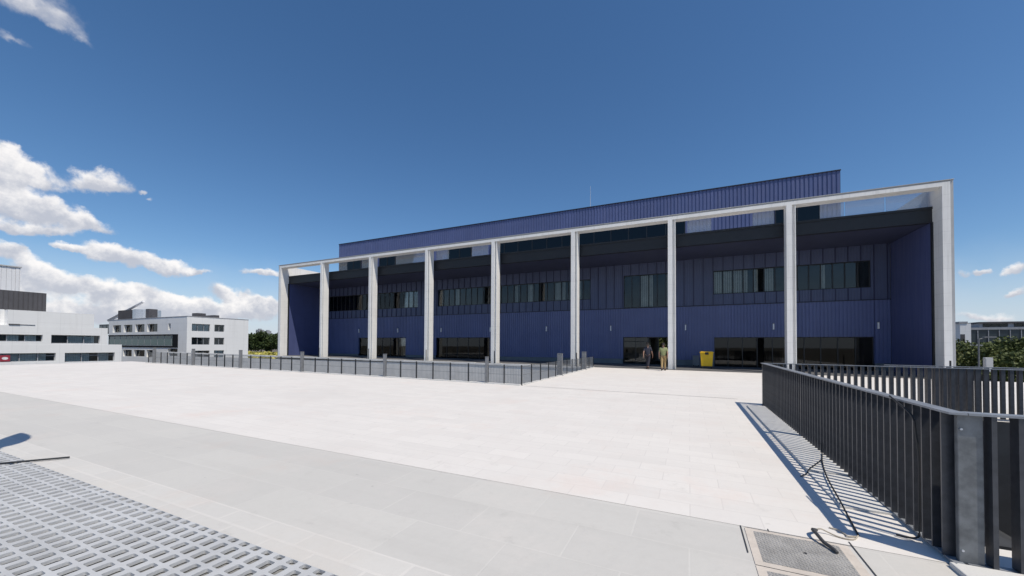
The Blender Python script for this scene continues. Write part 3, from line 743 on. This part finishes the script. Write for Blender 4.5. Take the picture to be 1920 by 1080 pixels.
# ------------------------------------------------------------------ perforated floor grating
mb = MB(); px, py = .1425, .124
hx, hy, cr = .041, .049, .013
X0, Y0 = -9.7, 1.802+.124; nx, ny = 66, 22
def rr_pts(cx, cy, hy=hy):
    q = []
    for sx, sy, a0 in ((1, 1, 0), (-1, 1, 90), (-1, -1, 180), (1, -1, 270)):
        for a in (0, 45, 90): q.append((cx+sx*(hx-cr)+cr*math.cos(R(a0+a)), cy+sy*(hy-cr)+cr*math.sin(R(a0+a))))
    return q
TH = .022
for i in range(nx):
    for j in range(ny):
        off = .0
        cx = X0+(i+.5)*px; cy = Y0-(j+.5)*py
        x0, x1, y0, y1 = cx-px/2, cx+px/2, cy-py/2, cy+py/2
        gap = 0
        y0 += gap; hh_ = hy
        if j == 0: cy, hh_, y1 = 1.842, .026, 1.872
        zz = g(cx, cy)
        G = lambda x, y: (x, y, g(x, y)+.004)
        inner = rr_pts(cx, cy, hh_); outer = []
        for k, (ix, iy) in enumerate(inner):
            c_ = k//3; m_ = k % 3
            cxn, cyn = (x1, x0, x0, x1)[c_], (y1, y1, y0, y0)[c_]
            if m_ == 1: outer.append((cxn, cyn))
            elif (m_ == 0) == (c_ in (0, 2)): outer.append((cxn, iy))
            else: outer.append((ix, cyn))
        n = len(mb.v); mb.v += [G(*q) for q in inner]+[G(*q) for q in outer]+[(x, y, g(x, y)-TH) for x, y in inner]
        for k in range(12):
            k2 = (k+1) % 12
            mb.f.append((n+k, n+12+k, n+12+k2, n+k2)); mb.f.append((n+24+k, n+k, n+k2, n+24+k2))
gr = mb.build('perforated_grating', 'grate'); tag(gr, 'pale grey perforated floor grating with rows of rounded slots at the bottom left', 'grating')
rnd = random.Random(5)
mb = MB(); sheet(mb, [(X0, X0+nx*px, Y0-ny*py, 1.90)], -.03)
struct(mb.build('slot_fill', 'pit'))
mb = MB(); mb.tube([gz(-7.62, 2.15, .02), gz(-8.01, 1.67, .02), gz(-8.6, .95, .025)], .012, 6)
tag(mb.build('metal_rod', 'post_dark'), 'thin dark rod lying across the far left end of the grating', 'rod')
# street lamp just outside the left edge; its shadow falls on the paving
t = thing('street_lamp', 'street lamp with leaf shaped head just outside the left edge', 'lamp', (-6.95, .86, g(-6.95, .86)))
bx, by, bz = -6.95, .86, g(-6.95, .86)
mb = MB(); mb.tube([(bx, by, bz), (bx, by, bz+4.5)], .035, 10, .025); mb.box(bx-.12, bx+.12, by-.12, by+.12, bz, bz+.02); mb.build('pole', 'post_dark', t)
mb = MB(); P = []
for q in range(13):
    s_ = q/12; P.append((s_, .17*math.sin(math.pi*s_**.8)**.8 if 0 < q < 12 else .012))
dx_, dy_ = -.90, .437
up = [(bx+1.2*s_*dx_-dy_*(wd+.25*s_*s_*.4), by+1.2*s_*dy_+dx_*(wd+.25*s_*s_*.4)) for s_, wd in P]; dn = [(bx+1.2*s_*dx_-dy_*(-wd+.1*s_*s_), by+1.2*s_*dy_+dx_*(-wd+.1*s_*s_)) for s_, wd in P]
ring = up+dn[::-1]; n = len(ring)
ar = sum(ring[i][0]*ring[(i+1) % n][1]-ring[(i+1) % n][0]*ring[i][1] for i in range(n))
mb.prism(ring if ar > 0 else ring[::-1], bz+4.5, bz+4.56); mb.build('lamp_head', 'post_grey', t)

# ------------------------------------------------------------------ yellow container + grey box
bx, by = 1.055, 28.0; z0 = g(bx, by)
t = thing('waste_container', 'yellow wheeled waste container standing left of the dark glazed front', 'bin', (bx, by, z0))
mb = MB(); n = 0
mb.v = [(bx-.33, by-.22, z0+.16), (bx+.33, by-.22, z0+.16), (bx+.33, by+.34, z0+.16), (bx-.33, by+.34, z0+.16), (bx-.39, by-.30, z0+1.04), (bx+.39, by-.30, z0+1.04), (bx+.39, by+.36, z0+1.04), (bx-.39, by+.36, z0+1.04)]
mb.f = [(3, 2, 1, 0), (4, 5, 6, 7), (0, 1, 5, 4), (1, 2, 6, 5), (2, 3, 7, 6), (3, 0, 4, 7)]
mb.build('body', 'yellow', t, bevel=.025)
mb = MB(); mb.box(bx-.42, bx+.42, by-.34, by+.4, z0+1.04, z0+1.10); mb.box(bx-.36, bx+.36, by-.26, by+.34, z0+1.10, z0+1.14); ld = mb.build('lid', 'yellow', t, bevel=.015)
mb = MB(); mb.box(bx-.11, bx+.11, by-.345, by-.30, z0+.93, z0+1.09); mb.build('lid_handle', 'rubber', ld, bevel=.01)
mb = MB(); mb.box(bx-.2, bx+.2, by-.245, by-.225, z0+.3, z0+.34); mb.build('rim_bar', 'yellow', t)
for sx in (-.28, .28):
    for sy in (-.16, .26):
        mb = MB(); mb.tube([(bx+sx-.025, by+sy, z0+.08), (bx+sx+.025, by+sy, z0+.08)], .08, 14); wh = mb.build('wheel', 'rubber', t, True)
        mb = MB(); mb.box(bx+sx-.035, bx+sx+.035, by+sy-.03, by+sy+.03, z0+.09, z0+.17); mb.build('caster_fork', 'galvanised', wh)
bx, by = .44, 30.3; z0 = g(bx, by)
t = thing('utility_box', 'small grey box against the blue wall left of the yellow container', 'box', (bx, by, z0))
mb = MB(); mb.box(bx-.22, bx+.22, by-.15, by+.2, z0+.1, z0+.74); mb.build('body', 'grey_plastic', t, bevel=.02)
mb = MB(); mb.box(bx-.24, bx+.24, by-.18, by+.22, z0+.74, z0+.79); mb.build('lid', 'grey_plastic', t, bevel=.01)
for s in (-.18, .14):
    mb = MB(); mb.box(bx+s, bx+s+.05, by-.12, by+.17, z0, z0+.1); mb.build('foot', 'rubber', t)

# ------------------------------------------------------------------ people
def skin_obj(name, m, verts, edges, radii, root, parent, org, sub=2):
    me = bpy.data.meshes.new(name); me.from_pydata([tuple(Vector(v)) for v in verts], edges, [])
    o = bpy.data.objects.new(name, me); COL.objects.link(o); o.parent = parent
    sk = o.modifiers.new('skin', 'SKIN'); sk.use_smooth_shade = True
    if not me.skin_vertices: me.skin_vertices.new()
    lay = me.skin_vertices[0].data
    for i, r in enumerate(radii):
        lay[i].radius = (r, r) if isinstance(r, float) else r; lay[i].use_root = (i == root)
    ss = o.modifiers.new('sub', 'SUBSURF'); ss.levels = sub; ss.render_levels = sub
    me.materials.append(M[m]); return o
def person(label, x, y, rz, shirt, trousers, s, step, arm):
    t = thing('person', label, 'person', (x, y, g(x, y)), 'people by the entrance')
    t.rotation_euler = (0, 0, rz); t.scale = (s, s, s)
    V = []; E = []; Rr = []
    def add(p, r, prev=None):
        V.append(p); Rr.append(r)
        if prev is not None: E.append((prev, len(V)-1))
        return len(V)-1
    pel = add((0, 0, .96), (.14, .105)); wai = add((0, .0, 1.1), (.13, .10), pel); che = add((0, .015, 1.29), (.155, .115), wai)
    nb = add((0, .0, 1.46), .068, che); nk = add((0, .015, 1.52), .055, nb); ja = add((0, .035, 1.59), (.066, .075), nk); he = add((0, .03, 1.665), (.078, .095), ja); top = add((0, .02, 1.735), (.058, .07), he)
    add((0, .135, 1.63), .012, he); add((.085, .02, 1.645), .016, he); add((-.085, .02, 1.645), .016, he)
    legs = []; arms = []
    for sd in (-1, 1):
        fw = step*sd
        hp = add((.085*sd, 0, .90), .095, pel); kn = add((.095*sd, .16*fw+.03, .50), .062, hp)
        an = add((.10*sd, .26*fw-.05 if fw < 0 else .20*fw, .09+(.05 if fw < 0 else 0)), .042, kn)
        hl = add((.105*sd, V[an][1]-.02, .045+(.06 if fw < 0 else 0)), .042, an); to = add((.115*sd, V[an][1]+.17, .035), .036, hl)
        legs.append((V[hp], V[kn], V[an], V[hl], V[to]))
        shd = add((.185*sd, 0, 1.41), .062, che); fa = -fw*arm
        el_ = add((.245*sd, .10*fa-.03, 1.13), .043, shd); wr = add((.24*sd, .22*fa+.05, .90), .029, el_); pm_ = add((.238*sd, .24*fa+.07, .845), (.022, .038), wr)
        for k in range(4):
            ln = (.075, .085, .08, .062)[k]; yy = V[pm_][1]+(.028-.018*k)
            a1 = add((.235*sd, yy, .80), .0085, pm_); a2 = add((.228*sd, yy+.006, .80-ln*.55), .0078, a1); add((.218*sd, yy+.014, .80-ln*.95), .0068, a2)
        th = add((.225*sd, V[pm_][1]+.045, .835), .0095, pm_); add((.22*sd, V[pm_][1]+.06, .795), .008, th)
        arms.append((V[shd], V[el_], V[wr]))
    body = skin_obj('body', 'skin', V, E, Rr, 0, t, None)
    # shirt with short sleeves
    v = [(0, 0, .86), (0, 0, 1.1), (0, .015, 1.29), (0, 0, 1.44)]; e = [(0, 1), (1, 2), (2, 3)]; r = [(.175, .14), (.16, .128), (.18, .14), .08]
    for (a, b_, c) in arms:
        mid = tuple(Vector(a).lerp(Vector(b_), .8)); n = len(v); v += [a, mid]; e += [(2, n), (n, n+1)]; r += [.08, .064]
    skin_obj('shirt', shirt, v, e, r, 0, t, None)
    v = [(0, 0, 1.02)]; e = []; r = [(.155, .12)]
    for L in legs:
        n = len(v); v += [L[0], L[1], tuple(Vector(L[2])+Vector((0, -.005, .03)))]; e += [(0, n), (n, n+1), (n+1, n+2)]; r += [.107, .078, .062]
    skin_obj('trousers', trousers, v, e, r, 0, t, None)
    for L in legs:
        skin_obj('shoe', 'shoe', [L[3], L[4], (L[3][0], L[3][1]-.03, L[3][2])], [(0, 1), (0, 2)], [.05, .043, .045], 0, t, None)
    skin_obj('hair', 'hair', [(0, -.005, 1.68), (0, .0, 1.745), (0, -.03, 1.60)], [(0, 1), (0, 2)], [(.092, .104), (.066, .076), (.072, .055)], 0, t, None)
    return t
person('person in a green shirt and khaki trousers walking to the open entrance', -1.43, 24.3, R(6), 'green_shirt', 'khaki', .95, 1, 1)
person('person in dark navy clothes walking into the open entrance', -2.42, 25.28, R(-10), 'navy_shirt', 'navy_trousers', .95, -1, 1)

# ------------------------------------------------------------------ white buildings on the left
PXm = lambda x0: (lambda u, d, z: (x0-d, u, z))      # wall facing +X
B1 = thing('white_building', 'white stepped building with long window strips at the left edge', 'building', (-110, 15, LG))
def stbox(mb, x0, x1, y0, y1, z0, z1): mb.box(x0, x1, y0, y1, z0, z1)
r1 = [(2, 13.4, -1.25, .08), (14.2, 25.03, -1.25, .08), (26.0, 31.97, -1.5, .06)]
r2w = [(4, 14, 1.9, 3.0), (15, 23.62, 1.9, 3.0), (24.5, 30.08, 1.62, 3.04)]
mb = MB()
wall_open(mb, PXm(-95), -20, 32.87, LG, 1.48, r1, .5)
wall_open(mb, PXm(-95.02), -20, 31.0, 1.48, 4.40, r2w, .5)
def shell(mb, x1, x0, y0, y1, z0, z1):     # the other sides and the top; the +X side is open for wall_open
    mb.quad((x0, y0, z1), (x1, y0, z1), (x1, y1, z1), (x0, y1, z1)); mb.quad((x1, y1, z0), (x0, y1, z0), (x0, y1, z1), (x1, y1, z1))
    mb.quad((x0, y0, z0), (x1, y0, z0), (x1, y0, z1), (x0, y0, z1)); mb.quad((x0, y1, z0), (x0, y0, z0), (x0, y0, z1), (x0, y1, z1))
shell(mb, -95, -128, -20, 32.87, LG, 1.48); shell(mb, -95.02, -128, -20, 31.0, 1.482, 4.40)
mb.box(-128, -95.04, 20.16, 29.3, 4.4, 6.78)
mb.box(-128, -96.6, -20, 20.16, 4.4, 6.85)
mb.build('wall', 'white_render', B1)
mb = MB(); mb.box(-95.04, -94.9, 20.25, 21.3, 4.48, 4.62); mb.box(-95.04, -94.95, 21.3, 22.8, 4.5, 4.56); mb.build('vent_slot', 'plant_dark', B1)
for i, o in enumerate(r1): window(B1, PXm(-95.3), o[0], o[1], o[2], o[3], 1.75, .09, 'glass_clear', .8, o[3]-.45, seed=60+i, framem='slab_grey')
for i, o in enumerate(r2w): window(B1, PXm(-95.32), o[0], o[1], o[2], o[3], 1.75, .09, 'glass_clear', .75, None, seed=70+i, framem='slab_grey')
mb = MB()
for yy, zz, top in ((-19.8, LG, 1.4), ): mb.box(-127, -96.2, -19.8, 32.4, LG, 1.4); mb.box(-127, -96.25, -19.8, 30.6, 1.5, 4.3)
mb.build('interior', 'room', B1)
mb = MB()
for y in [5+.5*i for i in range(41)]: mb.box(-101.06, -101, y, y+.38, 6.95, 10.2)
mb.box(-114, -101.06, 5, 25.4, 6.78, 10.25); mb.build('roof_plant', 'plant_dark', B1)
mb = MB(); mb.box(-95.2, -95.1, 18.7, 20.5, -1.15, -.2); s_ = mb.build('sign', 'red_sign', B1)
mb = MB(); n = 20
c = [(20.02+.30*math.cos(2*math.pi*i/n), -.68+.2*math.sin(2*math.pi*i/n)) for i in range(n)]
mb.v = [(-95.09, y, z) for y, z in c]+[(-95.11, y, z) for y, z in c]; mb.f = [tuple(range(n))]+[(i, n+i, n+(i+1) % n, (i+1) % n) for i in range(n)]
mb.build('sign_oval', 'white_sign', s_)
t = thing('plant_tower', 'pale ribbed metal tower rising behind the dark roof block at the far left', 'tower', (-124, 10, LG))
mb = MB(); rr = random.Random(4); y = -6.0
while y < 26.3:
    wd = rr.choice((.45, .6, .9, 1.3)); d_ = rr.uniform(0, .06); mb.box(-118.3, -118+d_, y, min(26.4, y+wd)-.025, LG, 16.15); y += wd
mb.box(-131, -118.3, -6, 26.4, LG, 16.2); mb.build('clad_wall', 'silo', t)
mb = MB(); mb.box(-131.2, -117.8, -6.1, 26.5, 16.2, 16.42); mb.build('parapet_cap', 'frame_grey', t)

YC = 49.34
B2 = thing('white_building', 'white three storey building with a dark glass band beside the blue building', 'building', (-125, 55, LG))
right = [(50.3, 54.1, z, z+1.8) for z in (4.8, 1.48, -1.75)]+[(55.06, 57.3, z, z+1.8) for z in (4.82, 1.5, -1.73)]
up = [(-148.2, -143.3, 4.78, 6.82), (-141.75, -136.9, 4.78, 6.82), (-135.26, -130.4, 4.78, 6.82), (-129, -123.8, 4.78, 6.82), (-118.56, -117.4, 5.1, 6.75)]
low = [(-141.84, -136.95, -1.8, 0), (-135.8, -130, -1.7, .02), (-129, -124.1, -1.8, .05), (-118.6, -114.0, -2.9, .5)]
band = [(-150.6, -113.9, .75, 4.05)]
mb = MB(); wall_open(mb, PXm(-110), YC, 63.1, LG, 8.3, right, .35)
wall_open(mb, PF(YC), -150.6, -110, LG, 8.25, up+low+band, .6)
mb.quad((-150.6, YC, 8.28), (-110, YC, 8.28), (-110, 63.1, 8.28), (-150.6, 63.1, 8.28)); mb.quad((-110, 63.1, LG), (-150.6, 63.1, LG), (-150.6, 63.1, 8.28), (-110, 63.1, 8.28))
mb.quad((-150.6, 63.1, LG), (-150.6, YC, LG), (-150.6, YC, 8.28), (-150.6, 63.1, 8.28))
mb.build('wall', 'white_render', B2)
mb = MB(); mb.box(-150.7, -109.95, YC-.06, YC+.2, 8.28, 8.42); mb.box(-110.2, -109.94, YC+.2, 63.15, 8.28, 8.42); mb.build('roof_edge', 'roof_grey', B2)
for i, o in enumerate(right): window(B2, PXm(-110.15), o[0], o[1], o[2], o[3], 1.25, .08, 'glass_clear', .8, None, seed=80+i, framem='slab_grey')
for i, o in enumerate(up): window(B2, PF(YC+.5), o[0], o[1], o[2], o[3], 1.7, .1, 'glass_teal', .3, None, seed=90+i)
for i, o in enumerate(low): window(B2, PF(YC+.5), o[0], o[1], o[2], o[3], 1.7, .1, 'glass_teal', .25, None, seed=100+i)
mb = MB()
for i, o in enumerate(band):
    bw_ = window(B2, PF(YC+.02), o[0], o[1], o[2]+.4, o[3]-.25, 3.35, .13, 'glass_band', .3, None, 'glass_band', seed=110, framem='slab_grey')
    mb.box(o[0], o[1], YC-.1, YC+.3, o[2], o[2]+.4); mb.box(o[0], o[1], YC-.1, YC+.3, o[3]-.25, o[3]); mb.box(-116.3, -113.9, YC-.08, YC-.01, o[2]+.4, o[3]-.25)
    mb.build('band_frame', 'band_black', bw_)
mb = MB(); mb.box(-150, -111.5, YC+1.5, 62.9, LG, 8.2); mb.build('interior', 'room', B2)
mb = MB(); mb.box(-163, -150.6, YC+2, YC+9, 4.6, 7.4); lk = mb.build('link_bridge', 'frame_black', B2)
mb = MB()
for k in range(5): mb.box(-162.6+k*2.4, -160.6+k*2.4, YC+1.93, YC+1.995, 5.3, 7.0)
mb.build('pane', 'dark_glass_wall', lk)
mb = MB(); mb.box(-163, -154.2, 55.4, 60, 8.28, 12.0)
for k in range(18): mb.box(-162.9+k*.48, -162.6+k*.48, 55.34, 55.4, 8.5, 11.9)
mb.build('roof_plant', 'plant_dark', B2)
mb = MB(); mb.tube([(-150.5, 57.5, 8.28), (-150.5, 57.5, 11.2), (-150.5, 57.5, 11.9)], 3.1, 20); mb.build('tank', 'tank', B2, False)
mb = MB(); mb.box(-147.4, -145.6, 56, 58, 8.28, 12.0); mb.box(-144.3, -143.5, 56, 57, 8.28, 10.1); mb.build('flue', 'plant_dark', B2)
mb = MB(); mb.box(-121.4, -119.0, 55.5, 57.5, 8.28, 9.9); mb.box(-119, -111.8, 55.8, 57, 8.28, 9.15); mb.build('roof_vent', 'plant_dark', B2)
mb = MB(); mb.tube([(-171.5, 56, 9.3), (-148.7, 56, 14.3)], .36, 6); mb.tube([(-171.5, 56, 8.9), (-160, 56, 10.8)], .14, 6)
for k in range(8): mb.tube([(-171+k*1.4, 56, 9.0+k*.235), (-170.3+k*1.4, 56, 9.55+k*.306)], .06, 5)
mb.build('boom', 'white_sign', B2)

# ------------------------------------------------------------------ right hand buildings
B3 = thing('office_block', 'low dark glass office block with a set back top floor behind the trees at right', 'building', (75, 118, LG))
mb = MB(); mb.box(52.7, 112, 110, 130, LG, 5.4); mb.build('wall', 'dark_glass_wall', B3)
mb = MB()
for zz in (-1.4, 2.0, 5.4): mb.box(52.6, 112.1, 109.8, 130.1, zz, zz+.45)
mb.build('floor_band', 'slab_grey', B3)
mb = MB(); mb.box(55.4, 112, 111, 128, 5.85, 6.75); mb.build('top_floor', 'slab_grey', B3)
mb = MB(); mb.box(55.2, 112.3, 110.6, 128.4, 6.75, 7.05); mb.build('roof', 'plant_dark', B3)
for i in range(12):
    a = 55.9+i*4.5; window(B3, PF(110.86), a, a+3.6, 6.0, 6.65, 1.2, .06, 'glass_dark', 0, None, seed=130+i)
mb = MB()
for i in range(38): mb.box(53+i*1.55, 53.12+i*1.55, 109.86, 110, LG, 5.4)
mb.build('mullion', 'slab_grey', B3)
t = thing('chimney', 'narrow white tower beside the right end of the portico, above the trees', 'tower', (51.5, 108, LG))
mb = MB(); mb.box(50.6, 52.2, 107, 109, LG, 6.6); mb.build('shaft', 'white_render', t)
mb = MB(); mb.box(50.4, 51.7, 106.9, 109.1, 6.6, 7.0); mb.build('top', 'slab_grey', t)
mb = MB(); mb.box(52.2, 52.24, 107.3, 108.7, -2, 5.5); mb.box(50.62, 51.3, 106.97, 107, -3, 4.4); mb.build('panel', 'plant_dark', t)
t = thing('street_lamp', 'slender grey street lamp standing among the trees at right', 'lamp', (22.4, 45, LG))
mb = MB(); mb.tube([(22.4, 45, LG), (22.4, 45, 2.4)], .09, 8, .05); mb.build('pole', 'post_grey', t)
mb = MB(); mb.tube([(22.4, 45, 2.36), (22.9, 45, 2.5)], .04, 6); mb.box(22.7, 23.4, 44.85, 45.15, 2.48, 2.6); mb.build('lamp_head', 'post_grey', t)
t = thing('cabinet', 'pale grey box on a post showing above the far railing at right', 'cabinet', (12.74, 25, g(12.7, 25)))
z0 = g(12.7, 25)
mb = MB(); mb.box(12.62, 12.88, 24.92, 25.1, z0+.45, z0+1.12); mb.build('case', 'frame_grey', t, bevel=.015)
mb = MB(); mb.box(12.72, 12.76, 25.0, 25.04, z0, z0+.45); mb.box(12.6, 12.88, 24.95, 25.08, z0, z0+.03); mb.build('stand', 'post_grey', t)
mb = MB(); mb.box(12.64, 12.86, 24.905, 24.918, z0+.5, z0+1.07); mb.build('door', 'frame_grey', t)

# ------------------------------------------------------------------ trees
def leaves(mb, c, rx, ry, rz, n, s, rr, clumps=14):
    cl = []
    for _ in range(clumps):
        a = rr.uniform(0, 2*math.pi); ph = rr.uniform(-.5, 1); rad = rr.uniform(.3, .82)
        cl.append((c[0]+rx*rad*math.cos(a)*math.sqrt(1-ph*ph*.8), c[1]+ry*rad*math.sin(a)*math.sqrt(1-ph*ph*.8), c[2]+rz*ph*.72, rr.uniform(.28, .5)))
    for i in range(n):
        q = cl[i % clumps]
        u = Vector((rr.gauss(0, 1), rr.gauss(0, 1), rr.gauss(0, 1))).normalized()*(rr.random()**.4)*q[3]
        p = Vector((q[0]+u.x*rx, q[1]+u.y*ry, q[2]+u.z*rz))
        a = Vector((rr.gauss(0, 1), rr.gauss(0, 1), rr.gauss(0, .7))).normalized(); b_ = a.cross(Vector((rr.gauss(0, 1), rr.gauss(0, 1), rr.gauss(0, 1)))).normalized()
        sz = s*rr.uniform(.6, 1.3)
        mb.quad(tuple(p-a*sz-b_*sz*.5), tuple(p+a*sz*.2-b_*sz*.6), tuple(p+a*sz+b_*sz*.3), tuple(p-a*sz*.2+b_*sz*.6))
def tree(x, y, z0, h, cr, label, group, m, n, s, seed, cz=.62, rz=.42):
    rr = random.Random(seed)
    t = thing('tree', label, 'tree', (x, y, z0), group)
    mb = MB(); mb.tube([(x, y, z0), (x+.1, y, z0+h*.35), (x+.05*h*.3, y+.1, z0+h*.7)], h*.028, 8, h*.008)
    for k in range(5):
        a = rr.uniform(0, 6.28); zz = z0+h*rr.uniform(.28, .5)
        mb.tube([(x+.05, y, zz), (x+cr*.35*math.cos(a), y+cr*.35*math.sin(a), zz+h*.15), (x+cr*.65*math.cos(a), y+cr*.65*math.sin(a), zz+h*.24)], h*.014, 6, h*.004)
    mb.build('trunk', 'bark', t)
    mb = MB(); leaves(mb, (x, y, z0+h*cz), cr, cr, h*rz, n, s, rr, 26 if cz < .6 else 16); mb.build('crown', m, t)
GL = 'dark trees on the left skyline'
names = ['leftmost', 'second', 'third', 'fourth', 'rightmost']
for i in range(5):
    x = -250+i*13.5; y = 178+i*9
    # spread along the gap left of the portico
    dpt = 250+(i % 2)*14; uu = (452+i*19-976)/704*dpt
    x = .912*uu-.41*dpt; y = .41*uu+.912*dpt
    tree(x, y, LG, 13.6+(.8, -.6, .5, -.9, .2)[i], 6.2, 'dark bushy tree, %s in the row between white building and portico' % names[i], GL, 'leaf_dark', 5200, .6, 200+i, .5, .52)
# flower bed in front of them: one mass of low clumps
mb = MB(); rr = random.Random(9)
for i in range(16000):
    dpt = rr.uniform(126, 215); uu = (rr.uniform(440, 560)-976)/704*dpt
    x = .912*uu-.41*dpt; y = .41*uu+.912*dpt
    hh = 1.5+.7*math.sin(x*.9)*math.cos(y*.7)
    p = Vector((x, y, LG+rr.uniform(0, max(.3, hh)))); s = rr.uniform(.3, .75)
    a = Vector((rr.gauss(0, 1), rr.gauss(0, 1), rr.gauss(0, .6))).normalized(); b_ = a.cross(Vector((rr.gauss(0, 1), rr.gauss(0, 1), rr.gauss(0, 1)))).normalized()
    mb.quad(tuple(p-a*s), tuple(p-b_*s), tuple(p+a*s), tuple(p+b_*s))
tag(mb.build('flower_bed', 'leaf_flower'), 'low yellow flowering shrubs below the dark trees at left', 'flower bed', kind='stuff')
for i, (px_, dp, hh) in enumerate(((487, 620, 23), (502, 700, 24))):
    uu = (px_-976)/704*dp; x = .912*uu-.41*dp; y = .41*uu+.912*dp
    t = thing('tower_block', ('pale grey tower block, left of two tiny ones above the dark trees', 'pale grey tower block, right of two tiny ones above the dark trees')[i], 'building', (x, y, LG), 'far tower blocks')
    mb = MB(); mb.box(x-4, x+4, y-4, y+4, LG, LG+hh+7.5); mb.build('wall', 'slab_grey', t)
    mb = MB(); mb.box(x-2, x+2, y-2, y+2, LG+hh+7.5, LG+hh+9.2); mb.build('roof_hut', 'slab_grey', t)
GR = 'trees at the right edge'
RT = [(27.0, 52, 6.9, 3.0), (31.2, 57, 7.3, 3.4), (34.5, 55, 7.1, 3.2), (38.5, 58, 7.4, 3.5), (43, 62, 7.6, 3.6), (30.5, 64, 7.2, 3.4), (24.5, 58, 6.8, 3.0), (24.9, 47, 5.8, 2.4)]
RLn = ['bushy olive green tree directly behind the street lamp at right', 'rounded olive green tree right of the street lamp', 'olive green tree in front of the dark office block at the right edge', 'olive green tree at the very right edge of the picture', 'farther olive green tree mostly outside the right edge', 'olive tree behind the rounded one near the office block', 'tree partly hidden by the right end of the portico', 'lowest olive tree close to the right end wall of the portico']
for i, (x, y, h, cr) in enumerate(RT): tree(x, y, LG, h-.55, cr, RLn[i], GR, 'leaf_olive', 11000, .14, 300+i)
# greenery seen through the open entrance
tree(-3.3, 52, LG, 8.6, 3.6, 'small tree glimpsed through the open entrance behind the building', 'trees behind the building', 'leaf_olive', 2500, .2, 400)
